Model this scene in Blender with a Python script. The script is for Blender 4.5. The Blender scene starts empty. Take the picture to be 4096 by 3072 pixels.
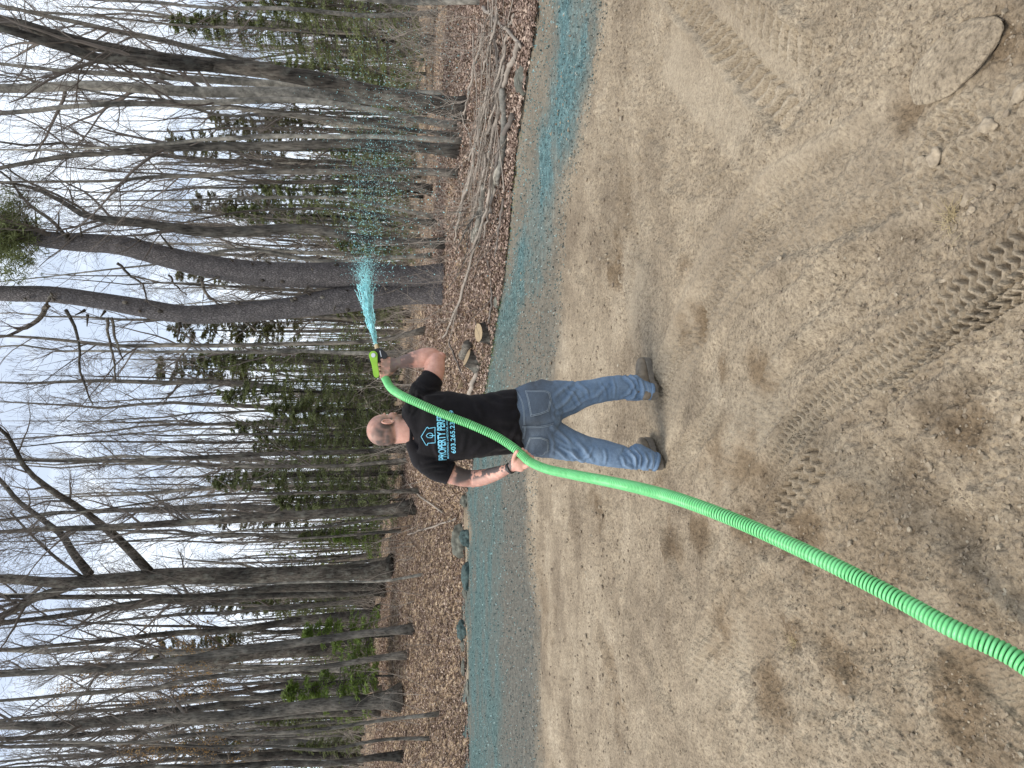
import bpy, bmesh, math, random
import numpy as np
from mathutils import Vector, Matrix
from mathutils.bvhtree import BVHTree

rng = np.random.default_rng(7)
random.seed(7)
SC = bpy.context.scene
COL = SC.collection

# ------------------------------------------------------------------ camera
PITCH = math.radians(8.4)
FPX = 711.0
CAM = np.array([0.0, 0.0, 1.6])
FWD = np.array([0.0, math.cos(PITCH), -math.sin(PITCH)])
UPV = np.array([0.0, math.sin(PITCH), math.cos(PITCH)])
RGT = np.array([1.0, 0.0, 0.0])
cam_data = bpy.data.cameras.new('camera')
cam_data.sensor_fit = 'HORIZONTAL'
cam_data.sensor_width = 36.0
cam_data.lens = FPX / 1024.0 * 36.0
cam_data.clip_start = 0.05
cam_data.clip_end = 3000.0
cam = bpy.data.objects.new('camera', cam_data)
COL.objects.link(cam)
# the phone was held so that the picture lies on its side: world up points to the picture's left
cx, cy, cz = -UPV, RGT, -FWD
cam.matrix_world = Matrix(((cx[0], cy[0], cz[0], CAM[0]), (cx[1], cy[1], cz[1], CAM[1]),
                           (cx[2], cy[2], cz[2], CAM[2]), (0, 0, 0, 1)))
SC.camera = cam

# ------------------------------------------------------------------ world and sun
SUN_EL, SUN_AZ = 64.0, -112.0        # azimuth from +Y (clockwise): the light comes from the left and a little behind
world = bpy.data.worlds.new('World')
SC.world = world
world.use_nodes = True
wn, wl = world.node_tree.nodes, world.node_tree.links
bg = wn['Background']
sky = wn.new('ShaderNodeTexSky')
sky.sky_type = 'NISHITA'
sky.sun_disc = False
sky.sun_elevation = math.radians(SUN_EL)
sky.sun_rotation = math.radians(SUN_AZ)
sky.air_density = 1.0
sky.dust_density = 1.5
tc = wn.new('ShaderNodeTexCoord')
mp = wn.new('ShaderNodeMapping')
mp.inputs['Scale'].default_value = (1.6, 1.6, 4.5)
cn = wn.new('ShaderNodeTexNoise')
cn.inputs['Scale'].default_value = 1.7
cn.inputs['Detail'].default_value = 7
cn.inputs['Roughness'].default_value = 0.55
cr = wn.new('ShaderNodeValToRGB')
cr.color_ramp.elements[0].position = 0.42
cr.color_ramp.elements[0].color = (0.52, 0.52, 0.52, 1)
cr.color_ramp.elements[1].position = 0.54
cr.color_ramp.elements[1].color = (1, 1, 1, 1)
mx = wn.new('ShaderNodeMixRGB')
mx.inputs['Color2'].default_value = (11.6, 12.6, 13.9, 1)
wl.new(tc.outputs['Generated'], mp.inputs['Vector'])
wl.new(mp.outputs['Vector'], cn.inputs['Vector'])
wl.new(cn.outputs['Fac'], cr.inputs['Fac'])
wl.new(cr.outputs['Color'], mx.inputs['Fac'])
gn = wn.new('ShaderNodeMixRGB'); gn.blend_type = 'MULTIPLY'; gn.inputs['Fac'].default_value = 1; gn.inputs['Color2'].default_value = (1.7, 1.75, 1.8, 1)
wl.new(sky.outputs['Color'], gn.inputs['Color1']); wl.new(gn.outputs['Color'], mx.inputs['Color1'])
wl.new(mx.outputs['Color'], bg.inputs['Color'])
bg.inputs['Strength'].default_value = 0.10

sun_data = bpy.data.lights.new('sun', 'SUN')
sun_data.energy = 3.1
sun_data.angle = math.radians(22)
sun_data.color = (1.0, 0.91, 0.78)
sun = bpy.data.objects.new('sun', sun_data)
COL.objects.link(sun)
_az, _el = math.radians(SUN_AZ), math.radians(SUN_EL)
_sd = Vector((math.sin(_az) * math.cos(_el), math.cos(_az) * math.cos(_el), math.sin(_el)))
sun.rotation_euler = _sd.to_track_quat('Z', 'Y').to_euler()

SC.view_settings.view_transform = 'Standard'
SC.view_settings.look = 'None'
SC.view_settings.exposure = 0.0
SC.view_settings.gamma = 1.0
SC.view_settings.use_curve_mapping = False
SC.cycles.use_denoising = True
SC.cycles.max_bounces = 5
SC.cycles.diffuse_bounces = 3
SC.cycles.glossy_bounces = 2
SC.cycles.transparent_max_bounces = 6

# ------------------------------------------------------------------ pixel helpers (photograph pixels, 4096 x 3072)
def ray(X, Y):
    u, v = (3072.0 - Y) / 4.0, X / 4.0
    return FWD + RGT * ((u - 384.0) / FPX) - UPV * ((v - 512.0) / FPX)
def PD(X, Y, D):
    return CAM + ray(X, Y) * D
def PY(X, Y, y):
    r = ray(X, Y)
    return CAM + r * (y / r[1])

# ------------------------------------------------------------------ noise
def _hash(ix, iy, iz, seed):
    h = (ix.astype(np.int64) * 374761393 + iy.astype(np.int64) * 668265263 + iz.astype(np.int64) * 2147483647 + seed * 974711) & 0xFFFFFFFF
    h = ((h ^ (h >> 13)) * 1274126177) & 0xFFFFFFFF
    h = ((h ^ (h >> 16)) * 2246822519) & 0xFFFFFFFF
    return ((h ^ (h >> 15)) & 0xFFFFFF) / float(0xFFFFFF)
def n2(x, y, seed=0):
    ix, iy = np.floor(x), np.floor(y)
    fx, fy = x - ix, y - iy
    fx = fx * fx * (3 - 2 * fx); fy = fy * fy * (3 - 2 * fy)
    z = np.zeros_like(ix)
    a = _hash(ix, iy, z, seed); b = _hash(ix + 1, iy, z, seed)
    c = _hash(ix, iy + 1, z, seed); d = _hash(ix + 1, iy + 1, z, seed)
    return (a + (b - a) * fx) * (1 - fy) + (c + (d - c) * fx) * fy
def fbm(x, y, seed=0, octv=4, gain=0.5):
    s, a, t = 0, 1.0, 0
    for k in range(octv):
        s = s + a * n2(x * 2 ** k + k * 17.3, y * 2 ** k - k * 9.1, seed + k); t += a; a *= gain
    return s / t
def n3(p, seed=0):
    x, y, z = p[..., 0], p[..., 1], p[..., 2]
    ix, iy, iz = np.floor(x), np.floor(y), np.floor(z)
    fx, fy, fz = x - ix, y - iy, z - iz
    fx = fx * fx * (3 - 2 * fx); fy = fy * fy * (3 - 2 * fy); fz = fz * fz * (3 - 2 * fz)
    r = 0
    for dx in (0, 1):
        for dy in (0, 1):
            for dz in (0, 1):
                w = (fx if dx else 1 - fx) * (fy if dy else 1 - fy) * (fz if dz else 1 - fz)
                r = r + w * _hash(ix + dx, iy + dy, iz + dz, seed)
    return r
def sstep(a, b, x):
    t = np.clip((x - a) / (b - a), 0, 1)
    return t * t * (3 - 2 * t)

# ------------------------------------------------------------------ mesh building
def mk_mesh(name, V, Q=None, T=None, smooth=True, attrs=None):
    V = np.asarray(V, dtype=np.float32).reshape(-1, 3)
    me = bpy.data.meshes.new(name)
    nq = 0 if Q is None else len(Q)
    nt = 0 if T is None else len(T)
    me.vertices.add(len(V)); me.vertices.foreach_set('co', V.ravel())
    li = []
    if nq: li.append(np.asarray(Q, dtype=np.int32).ravel())
    if nt: li.append(np.asarray(T, dtype=np.int32).ravel())
    li = np.concatenate(li)
    me.loops.add(len(li)); me.loops.foreach_set('vertex_index', li)
    me.polygons.add(nq + nt)
    st = np.concatenate([np.arange(nq) * 4, nq * 4 + np.arange(nt) * 3]).astype(np.int32)
    me.polygons.foreach_set('loop_start', st)
    me.polygons.foreach_set('use_smooth', np.full(nq + nt, smooth, dtype=bool))
    me.update(calc_edges=True)
    if attrs:
        for k, a in attrs.items():
            a = np.asarray(a, dtype=np.float32)
            if a.ndim == 1:
                at = me.attributes.new(k, 'FLOAT', 'POINT'); at.data.foreach_set('value', a)
            else:
                at = me.attributes.new(k, 'FLOAT_COLOR', 'POINT')
                at.data.foreach_set('color', np.concatenate([a, np.ones((len(a), 1), np.float32)], 1).ravel())
    return me
class MB:
    """collects triangles and quads of one mesh"""
    def __init__(s): s.V, s.Q, s.T, s.n, s.A = [], [], [], 0, {}
    def add(s, V, Q=None, T=None, **at):
        V = np.asarray(V, float).reshape(-1, 3)
        if Q is not None and len(Q): s.Q.append(np.asarray(Q).reshape(-1, 4) + s.n)
        if T is not None and len(T): s.T.append(np.asarray(T).reshape(-1, 3) + s.n)
        s.V.append(V); s.n += len(V)
        for k, a in at.items(): s.A.setdefault(k, []).append(np.broadcast_to(np.asarray(a, float), (len(V),) if np.ndim(a) < 2 else (len(V), 3)))
        return s
    def mesh(s, name, smooth=True):
        return mk_mesh(name, np.concatenate(s.V), np.concatenate(s.Q) if s.Q else None, np.concatenate(s.T) if s.T else None,
                       smooth, {k: np.concatenate(a) for k, a in s.A.items()})
    def build(s, name, mat, parent=None, smooth=True):
        return link(name, s.mesh(name, smooth), mat, parent)
def link(name, me, mat=None, parent=None, loc=None):
    o = bpy.data.objects.new(name, me)
    if mat is not None and me is not None and len(me.materials) == 0: me.materials.append(mat)
    COL.objects.link(o)
    if parent is not None: o.parent = parent
    if loc is not None: o.location = loc
    return o
def tag(o, label=None, cat=None, group=None, kind=None):
    if label: o['label'] = label
    if cat: o['category'] = cat
    if group: o['group'] = group
    if kind: o['kind'] = kind
    return o
def thing(name, loc, label, cat, group=None, rz=0.0):
    o = bpy.data.objects.new(name, None); COL.objects.link(o)
    o.location = loc; o.rotation_euler = (0, 0, rz); o.empty_display_size = 0.1
    return tag(o, label, cat, group)

def nrm(v):
    return v / (np.linalg.norm(v, axis=-1, keepdims=True) + 1e-12)
def tubes(P, R, S):
    """P (N,K,3) paths, R (N,K) radii, S sides -> V, Q"""
    P = np.asarray(P, float); R = np.asarray(R, float)
    N, K, _ = P.shape
    T = np.empty_like(P)
    T[:, 1:-1] = P[:, 2:] - P[:, :-2]; T[:, 0] = P[:, 1] - P[:, 0]; T[:, -1] = P[:, -1] - P[:, -2]
    T = nrm(T)
    ref = np.where(np.abs(nrm(P[:, -1] - P[:, 0])[:, 2:3]) > 0.8, np.array([[1.0, 0.1, 0]]), np.array([[0, 0.1, 1.0]]))
    A = nrm(np.cross(np.broadcast_to(ref[:, None, :], T.shape), T)); B = np.cross(T, A)
    th = np.arange(S) * 2 * math.pi / S
    V = P[:, :, None, :] + R[:, :, None, None] * (A[:, :, None, :] * np.cos(th)[None, None, :, None] + B[:, :, None, :] * np.sin(th)[None, None, :, None])
    n, k, s = np.meshgrid(np.arange(N), np.arange(K - 1), np.arange(S), indexing='ij')
    s2 = (s + 1) % S
    base = n * K * S
    Q = np.stack([base + k * S + s, base + k * S + s2, base + (k + 1) * S + s2, base + (k + 1) * S + s], -1).reshape(-1, 4)
    return V.reshape(-1, 3), Q
def resample(P, n, closed=False):
    """Catmull-Rom through rows of P (any number of columns) -> n rows"""
    P = np.asarray(P, float)
    L = len(P)
    if L == 2:
        t = np.linspace(0, 1, n)[:, None]
        return P[0] * (1 - t) + P[1] * t
    E = np.vstack([2 * P[0] - P[1], P, 2 * P[-1] - P[-2]])
    d = np.concatenate([[0], np.cumsum(np.linalg.norm(np.diff(P[:, :3], axis=0), axis=1) + 1e-9)])
    t = np.linspace(0, d[-1], n)
    i = np.clip(np.searchsorted(d, t, side='right') - 1, 0, L - 2)
    f = ((t - d[i]) / (d[i + 1] - d[i]))[:, None]
    p0, p1, p2, p3 = E[i], E[i + 1], E[i + 2], E[i + 3]
    return 0.5 * (2 * p1 + (p2 - p0) * f + (2 * p0 - 5 * p1 + 4 * p2 - p3) * f ** 2 + (3 * p1 - p0 - 3 * p2 + p3) * f ** 3)

# ------------------------------------------------------------------ materials
def mat_new(name):
    m = bpy.data.materials.new(name); m.use_nodes = True
    nt = m.node_tree
    return m, nt.nodes, nt.links, nt.nodes['Principled BSDF']
def ramp(N, stops):
    r = N.new('ShaderNodeValToRGB')
    e = r.color_ramp.elements
    while len(e) < len(stops): e.new(0.5)
    for k, (p, c) in enumerate(stops):
        e[k].position = p; e[k].color = (*c, 1)
    return r
def noise(N, L, scale, detail=4, rough=0.55, vec=None, stretch=None, coord='Object'):
    n = N.new('ShaderNodeTexNoise'); n.inputs['Scale'].default_value = scale
    n.inputs['Detail'].default_value = detail; n.inputs['Roughness'].default_value = rough
    if vec is None:
        t = N.new('ShaderNodeTexCoord'); vec = t.outputs[coord]
    if stretch:
        m = N.new('ShaderNodeMapping'); m.inputs['Scale'].default_value = stretch
        L.new(vec, m.inputs['Vector']); vec = m.outputs['Vector']
    L.new(vec, n.inputs['Vector'])
    return n
def bump(N, L, h, bsdf, strength=0.5, dist=0.01, prev=None):
    b = N.new('ShaderNodeBump'); b.inputs['Strength'].default_value = strength; b.inputs['Distance'].default_value = dist
    L.new(h, b.inputs['Height'])
    if prev is not None: L.new(prev.outputs['Normal'], b.inputs['Normal'])
    L.new(b.outputs['Normal'], bsdf.inputs['Normal'])
    return b
def mixc(N, L, fac, a, b, mode='MIX'):
    m = N.new('ShaderNodeMixRGB'); m.blend_type = mode
    for inp, v in ((m.inputs['Fac'], fac), (m.inputs['Color1'], a), (m.inputs['Color2'], b)):
        if isinstance(v, (int, float)): inp.default_value = v
        elif isinstance(v, tuple): inp.default_value = (*v, 1)
        else: L.new(v, inp)
    return m
def attr(N, name):
    a = N.new('ShaderNodeAttribute'); a.attribute_name = name
    return a
def simple_mat(name, col, rough=0.7, var=0.15, scale=8.0, bmp=0.0, bscale=60.0, metal=0.0, dist=0.004):
    m, N, L, B = mat_new(name)
    n = noise(N, L, scale, 4)
    r = ramp(N, [(0.3, tuple(c * (1 - var) for c in col)), (0.7, tuple(min(1, c * (1 + var)) for c in col))])
    L.new(n.outputs['Fac'], r.inputs['Fac']); L.new(r.outputs['Color'], B.inputs['Base Color'])
    B.inputs['Roughness'].default_value = rough; B.inputs['Metallic'].default_value = metal
    if bmp:
        n2_ = noise(N, L, bscale, 3); bump(N, L, n2_.outputs['Fac'], B, bmp, dist)
    return m
def bark_mat(name, dark, light, patch, patch_amt=0.5, scale=26.0, bmp=0.9, zs=0.18):
    m, N, L, B = mat_new(name)
    g = N.new('ShaderNodeNewGeometry')
    n = noise(N, L, scale, 5, 0.65, vec=g.outputs['Position'], stretch=(1, 1, zs))
    r = ramp(N, [(0.32, dark), (0.66, light)])
    L.new(n.outputs['Fac'], r.inputs['Fac'])
    n2_ = noise(N, L, 5.5, 6, 0.7, vec=g.outputs['Position'], stretch=(1, 1, .6))
    r2 = ramp(N, [(0.5 - 0.0, (0, 0, 0)), (0.64, (patch_amt,) * 3)])
    L.new(n2_.outputs['Fac'], r2.inputs['Fac'])
    c = mixc(N, L, r2.outputs['Color'], r.outputs['Color'], patch)
    n3_ = noise(N, L, 0.9, 4, 0.6, vec=g.outputs['Position'])
    r3 = ramp(N, [(0.38, (0.5, 0.5, 0.5)), (0.62, (1.4, 1.37, 1.32))])
    L.new(n3_.outputs['Fac'], r3.inputs['Fac'])
    c2 = mixc(N, L, 1.0, c.outputs['Color'], r3.outputs['Color'], 'MULTIPLY')
    oi = N.new('ShaderNodeObjectInfo')
    r4 = ramp(N, [(0.0, (0.75, 0.75, 0.75)), (1.0, (1.3, 1.27, 1.22))])
    L.new(oi.outputs['Random'], r4.inputs['Fac'])
    c3 = mixc(N, L, 1.0, c2.outputs['Color'], r4.outputs['Color'], 'MULTIPLY')
    L.new(c3.outputs['Color'], B.inputs['Base Color'])
    B.inputs['Roughness'].default_value = 0.92
    B.inputs['Specular IOR Level'].default_value = 0.2
    bump(N, L, n.outputs['Fac'], B, bmp, 0.03)
    return m
M = {}
M['bark_dark'] = bark_mat('bark_dark', (0.014, 0.013, 0.012), (0.14, 0.125, 0.11), (0.20, 0.205, 0.185), 0.6)
M['bark_mid'] = bark_mat('bark_mid', (0.035, 0.033, 0.03), (0.21, 0.195, 0.175), (0.25, 0.25, 0.23), 0.5)
M['bark_light'] = bark_mat('bark_light', (0.12, 0.118, 0.11), (0.32, 0.312, 0.285), (0.075, 0.075, 0.068), 0.7, scale=12, bmp=0.3, zs=0.6)
M['twig'] = simple_mat('twig_bark', (0.135, 0.115, 0.10), 0.9, 0.35, 3.0)
M['twig_light'] = simple_mat('twig_bark_light', (0.29, 0.25, 0.21), 0.9, 0.35, 3.0)
def pine_bark():
    m, N, L, B = mat_new('pine_bark')
    g = N.new('ShaderNodeNewGeometry')
    mpn = N.new('ShaderNodeMapping'); mpn.inputs['Scale'].default_value = (34, 34, 11)
    nd = noise(N, L, 9, 3, vec=g.outputs['Position'])
    ad = N.new('ShaderNodeVectorMath'); ad.operation = 'MULTIPLY_ADD'
    ad.inputs[1].default_value = (0.08, 0.08, 0.08)
    L.new(nd.outputs['Color'], ad.inputs[0]); L.new(g.outputs['Position'], ad.inputs[2])
    L.new(ad.outputs['Vector'], mpn.inputs['Vector'])
    v = N.new('ShaderNodeTexVoronoi'); v.feature = 'DISTANCE_TO_EDGE'; v.inputs['Scale'].default_value = 1.0
    L.new(mpn.outputs['Vector'], v.inputs['Vector'])
    r = ramp(N, [(0.0, (0.06, 0.054, 0.056)), (0.12, (0.15, 0.137, 0.142)), (0.5, (0.20, 0.185, 0.19))])
    L.new(v.outputs['Distance'], r.inputs['Fac'])
    n = noise(N, L, 6, 6, 0.7, vec=g.outputs['Position'])
    r2 = ramp(N, [(0.3, (0.6, 0.6, 0.6)), (0.7, (1.25, 1.25, 1.2))])
    L.new(n.outputs['Fac'], r2.inputs['Fac'])
    c = mixc(N, L, 1.0, r.outputs['Color'], r2.outputs['Color'], 'MULTIPLY')
    L.new(c.outputs['Color'], B.inputs['Base Color'])
    B.inputs['Roughness'].default_value = 0.9
    r3 = ramp(N, [(0.0, (0, 0, 0)), (0.25, (1, 1, 1))]); L.new(v.outputs['Distance'], r3.inputs['Fac'])
    b = bump(N, L, r3.outputs['Color'], B, 0.8, 0.02)
    bump(N, L, n.outputs['Fac'], B, 0.5, 0.02, b)
    return m
M['pine_bark'] = pine_bark()
def leaf_mat(name, c1, c2, trans=0.3):
    m, N, L, B = mat_new(name)
    n = noise(N, L, 2.2, 4, 0.6, coord='Object')
    w = N.new('ShaderNodeNewGeometry')
    r = ramp(N, [(0.0, c1), (1.0, c2)])
    ad = N.new('ShaderNodeMath'); ad.operation = 'MULTIPLY_ADD'; ad.inputs[1].default_value = 0.55
    L.new(w.outputs['Random Per Island'], ad.inputs[0]); 
    m2 = N.new('ShaderNodeMath'); m2.operation = 'MULTIPLY'; m2.inputs[1].default_value = 0.55
    L.new(n.outputs['Fac'], m2.inputs[0]); L.new(m2.outputs[0], ad.inputs[2])
    L.new(ad.outputs[0], r.inputs['Fac'])
    L.new(r.outputs['Color'], B.inputs['Base Color'])
    B.inputs['Roughness'].default_value = 0.7
    B.inputs['Specular IOR Level'].default_value = 0.25
    if trans:
        t = N.new('ShaderNodeBsdfTranslucent'); L.new(r.outputs['Color'], t.inputs['Color'])
        ms = N.new('ShaderNodeMixShader'); ms.inputs['Fac'].default_value = trans
        L.new(B.outputs['BSDF'], ms.inputs[1]); L.new(t.outputs['BSDF'], ms.inputs[2])
        L.new(ms.outputs['Shader'], N['Material Output'].inputs['Surface'])
    return m
M['hemlock'] = leaf_mat('hemlock_needles', (0.075, 0.092, 0.036), (0.26, 0.30, 0.13))
M['pine_needles'] = leaf_mat('pine_needles', (0.07, 0.085, 0.03), (0.2, 0.2, 0.09))
M['bright_hemlock'] = leaf_mat('bright_hemlock_needles', (0.08, 0.13, 0.025), (0.24, 0.33, 0.08))
M['beech_leaf'] = leaf_mat('dry_beech_leaf', (0.22, 0.13, 0.05), (0.45, 0.3, 0.13))
M['bud'] = leaf_mat('red_buds', (0.1, 0.05, 0.035), (0.22, 0.12, 0.08), 0.0)
# ------------------------------------------------------------------ terrain
_ov = lambda X, Y: ((1659 - Y) / 2212 * 1024 - 384) / FPX          # azimuth (x/y) of an overview column
def ydist(v):                                                     # flat-ground distance seen at picture height v
    return 1.6 / np.tan(np.arctan((np.asarray(v, float) - 512) / FPX) + PITCH)
_e = [(0, 1162), (100, 1146), (300, 1117), (500, 1100), (620, 1086), (750, 1064), (850, 1047), (1000, 1022), (1100, 1003), (1300, 1006), (1500, 1009), (1659, 1015)]
EA = np.array([_ov(0, Y) for Y, X in _e])[::-1]
EY = np.array([float(ydist(X / 2212 * 1024)) for Y, X in _e])[::-1]
def y_edge(a): return np.interp(a, EA, EY)
TA = np.array([-3.0, -0.54, -0.3, 0.0, 0.3, 0.54, 3.0])
TAA = np.array([2.6, 2.6, 2.3, 1.2, 0.65, 0.4, 0.4])
TBB = np.array([0.07, 0.07, 0.05, 0.022, 0.008, 0.004, 0.004])
def terrain(x, y):
    x = np.asarray(x, float); y = np.asarray(y, float)
    a = np.clip(x / np.maximum(y, 0.9), -3, 3)
    d = y - y_edge(a)
    dd = np.maximum(d, 0)
    z = np.interp(a, TA, TAA) * (1 - np.exp(-dd / 4)) + np.interp(a, TA, TBB) * np.minimum(dd, 120)
    z = z + sstep(0.3, 3, d) * 0.35 * (fbm(x * 0.33, y * 0.33, 5, 3) - 0.5) + sstep(0.1, 1, d) * 0.1 * (fbm(x * 1.7, y * 1.7, 6, 3) - 0.5)
    return z
def ground_hit(X, Y):
    r = ray(X, Y)
    t = np.concatenate([np.linspace(1.2, 30, 1500), np.linspace(30, 140, 1500)])
    P = CAM[None] + r[None] * t[:, None]
    below = P[:, 2] < terrain(P[:, 0], P[:, 1])
    i = int(np.argmax(below)) if below.any() else len(t) - 1
    return P[i]
def gpt(x, y, dz=0.0): return np.array([x, y, float(terrain(x, y)) + dz])
def flat(ovX, ovY):
    """point on the flat soil under an overview pixel"""
    r = ray(ovX / 2212 * 4096, ovY / 2212 * 4096)
    t = 1.6 / -r[2]
    return (CAM + r * t)[:2]

# tyre tracks and ruts in the soil: centre line (overview pixels), half width (m), depth, kind
TRACKS = [
    ([(2420, 350), (2265, 484), (2191, 545), (2082, 641), (1978, 733), (1803, 850), (1733, 920), (1664, 1003), (1640, 1040)], 0.085, 0.029, 'chev', 0.034),
    ([(2330, 540), (2239, 606), (2108, 693), (2030, 746), (1978, 789), (1899, 876)], 0.040, 0.030, 'chev', 0.034),
    ([(1400, 960), (1425, 880), (1455, 790), (1542, 632), (1611, 525), (1664, 475), (1760, 435), (1900, 370), (2080, 300), (2300, 190)], 0.20, 0.028, 'fine', 0.05),
    ([(1440, -80), (1535, 0), (1600, 75), (1680, 150), (1745, 215)], 0.19, 0.075, 'chunk', 0.09),
    ([(1500, 1500), (1590, 1400), (1680, 1330)], 0.14, 0.022, 'fine', 0.06),
    ([(1960, 1290), (2080, 1380), (2190, 1470), (2300, 1560)], 0.09, 0.018, 'fine', 0.025),
    ([(1790, 960), (1755, 1005), (1715, 1060), (1665, 1118), (1640, 1150)], 0.085, 0.040, 'chev', 0.062),
    ([(1560, 880), (1510, 940), (1470, 985), (1440, 1020)], 0.085, 0.022, 'chev', 0.045),
    ([(1520, 1080), (1560, 1010), (1600, 940), (1640, 880), (1720, 790)], 0.16, 0.02, 'fine', 0.05),
]
TRACKS += [
    ([(1400, 905), (1455, 780), (1542, 632), (1611, 525), (1664, 475), (1720, 430)], 0.075, 0.020, 'chev', 0.030),
    ([(2100, 330), (2000, 400), (1900, 450), (1790, 530)], 0.06, 0.016, 'chev', 0.034),
    ([(2230, 300), (2120, 330), (2010, 380)], 0.07, 0.018, 'chev', 0.034),
    ([(1405, 960), (1440, 850), (1480, 720), (1530, 610), (1580, 540), (1650, 470), (1760, 410), (1900, 350), (2100, 280)], 0.26, 0.012, 'swath', 0.05),
    ([(1960, 318), (2030, 278), (2110, 235)], 0.06, 0.022, 'chev', 0.034),
    ([(1440, 60), (1560, 170), (1650, 260)], 0.30, 0.015, 'swath', 0.05),
    ([(1400, 560), (1372, 640), (1360, 760)], 0.12, 0.012, 'fine', 0.03),
    ([(1560, 1330), (1500, 1420), (1480, 1500)], 0.10, 0.014, 'chev', 0.05),
]
_rg = [([(2240, 700), (2060, 810), (1890, 960), (1800, 1060)], .05, .022), ([(2240, 800), (2080, 890), (1920, 1010)], .04, .02), ([(2240, 900), (2060, 1000), (1930, 1110)], .05, .022), ([(2240, 1010), (2100, 1080), (1990, 1170)], .04, .018),
       ([(2120, 380), (1960, 450), (1800, 560), (1690, 640)], .04, .024), ([(2000, 380), (1850, 440), (1720, 520)], .035, .018), ([(1280, 180), (1330, 420), (1400, 600), (1440, 720)], .06, .03), ([(1240, 330), (1290, 480), (1330, 640), (1340, 760)], .06, .026),
       ([(1330, 100), (1400, 300), (1500, 470)], .05, .024), ([(1225, 520), (1260, 640), (1275, 800)], .05, .022), ([(1230, 900), (1240, 1100), (1270, 1300), (1330, 1500)], .05, .022), ([(1300, 1000), (1320, 1200), (1380, 1400), (1480, 1620)], .06, .026),
       ([(1400, 1000), (1430, 1180), (1520, 1380)], .04, .018), ([(1370, 880), (1385, 1000), (1400, 1090)], .05, .024), ([(1650, 1250), (1750, 1400), (1900, 1560)], .05, .02), ([(1560, 1420), (1640, 1560), (1700, 1650)], .05, .02),
       ([(1850, 640), (1700, 760), (1600, 880)], .035, .018), ([(1930, 560), (1780, 690), (1640, 830)], .03, .014), ([(1480, 30), (1600, 200), (1700, 330)], .05, .022), ([(1960, 30), (1880, 200), (1760, 330)], .05, .02)]
TRACKS += [(p_, h_, d_, 'ridge', .1) for p_, h_, d_ in _rg]
def track_height(x, y):
    h = np.zeros_like(x); flatm = np.zeros_like(x)
    for pts, hw, dep, kind, pitch in TRACKS:
        P = np.array([flat(*p) for p in pts])
        P = resample(np.c_[P, np.zeros(len(P))], 24)[:, :2]
        lo, hi = P.min(0) - hw * 2.5, P.max(0) + hw * 2.5
        idx = np.nonzero((x > lo[0]) & (x < hi[0]) & (y > lo[1]) & (y < hi[1]))[0]
        if len(idx) == 0: continue
        px, py = x[idx], y[idx]
        best = np.full(len(idx), 9.0); s_ = np.zeros(len(idx)); t_ = np.zeros(len(idx))
        acc = 0.0
        for i in range(len(P) - 1):
            a, b = P[i], P[i + 1]; ab = b - a; Ln = np.hypot(*ab); u = ab / Ln
            rx, ry = px - a[0], py - a[1]
            s = rx * u[0] + ry * u[1]; t = -rx * u[1] + ry * u[0]
            sc = np.clip(s, 0, Ln); dist = np.hypot(rx - sc * u[0], ry - sc * u[1])
            mk = dist < best
            best[mk] = dist[mk]; s_[mk] = acc + sc[mk]; t_[mk] = t[mk]
            acc += Ln
        if kind == 'ridge':
            wv = t_ + .05 * (fbm(px * 2.5, py * 2.5, 65, 3) - .5) * 2
            am = (1 - sstep(acc - .3, acc, s_)) * sstep(0, .2, s_) * (.2 + 1.2 * fbm(px * 3, py * 3, 66, 2))
            cl_ = .5 + 1.0 * n2(px * 30, py * 30, 67)
            h[idx] += dep * am * (np.exp(-(wv / hw) ** 2) * cl_ - .8 * np.exp(-((wv - 2.0 * hw) / hw) ** 2)); continue
        tt = t_ + 0.012 * (fbm(px * 6, py * 6, 61, 2) - 0.5) * 2
        inside = 1 - sstep(hw * 0.8, hw * 1.0, best)
        berm = np.exp(-((best - hw * 1.12) / (hw * 0.16)) ** 2)
        fl_n = min(.25, acc * .22); fade = sstep(0, fl_n, s_) * (1 - sstep(acc - fl_n, acc, s_)) * (0.6 + 0.4 * sstep(0.3, 0.62, fbm(px * 1.4, py * 1.4, 62, 2)))
        ph = s_ / pitch + .5 * (fbm(px * 9, py * 9, 69, 2) - .5)
        dep = dep * (.35 + 1.3 * fbm(px * 3.5, py * 3.5, 70, 3))
        if kind == 'chev':
            ph = ph + np.abs(((tt / hw + 1) * 1.5) % 1 - 0.5) * 1.1
            w = np.abs((ph % 1) - 0.5) * 2
            pat = -sstep(0.30, 0.55, w) + 0.2
        elif kind == 'swath':
            pat = -.3 + .4 * (n2(tt * 60, s_ * 2, 68) - .5)
        elif kind == 'fine':
            ph = ph + np.abs(tt / hw * 3 % 1 - 0.5) * 1.2
            pat = -0.6 * (0.5 + 0.5 * np.sin(ph * 2 * math.pi)) - 0.2
        else:
            ph = ph + np.abs(tt / hw) * 1.1
            w = np.abs((ph % 1) - 0.5) * 2
            cen = sstep(.30, .2, np.abs(tt / hw)); pat = -sstep(0.3, 0.7, w) * (1 - cen) - 0.6 * cen + .25
        f = inside * fade
        h[idx] += f * dep * pat + berm * fade * dep * 0.45 * (0.5 + fbm(px * 14, py * 14, 63, 2))
        flatm[idx] = np.maximum(flatm[idx], f)
    return h, flatm
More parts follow.
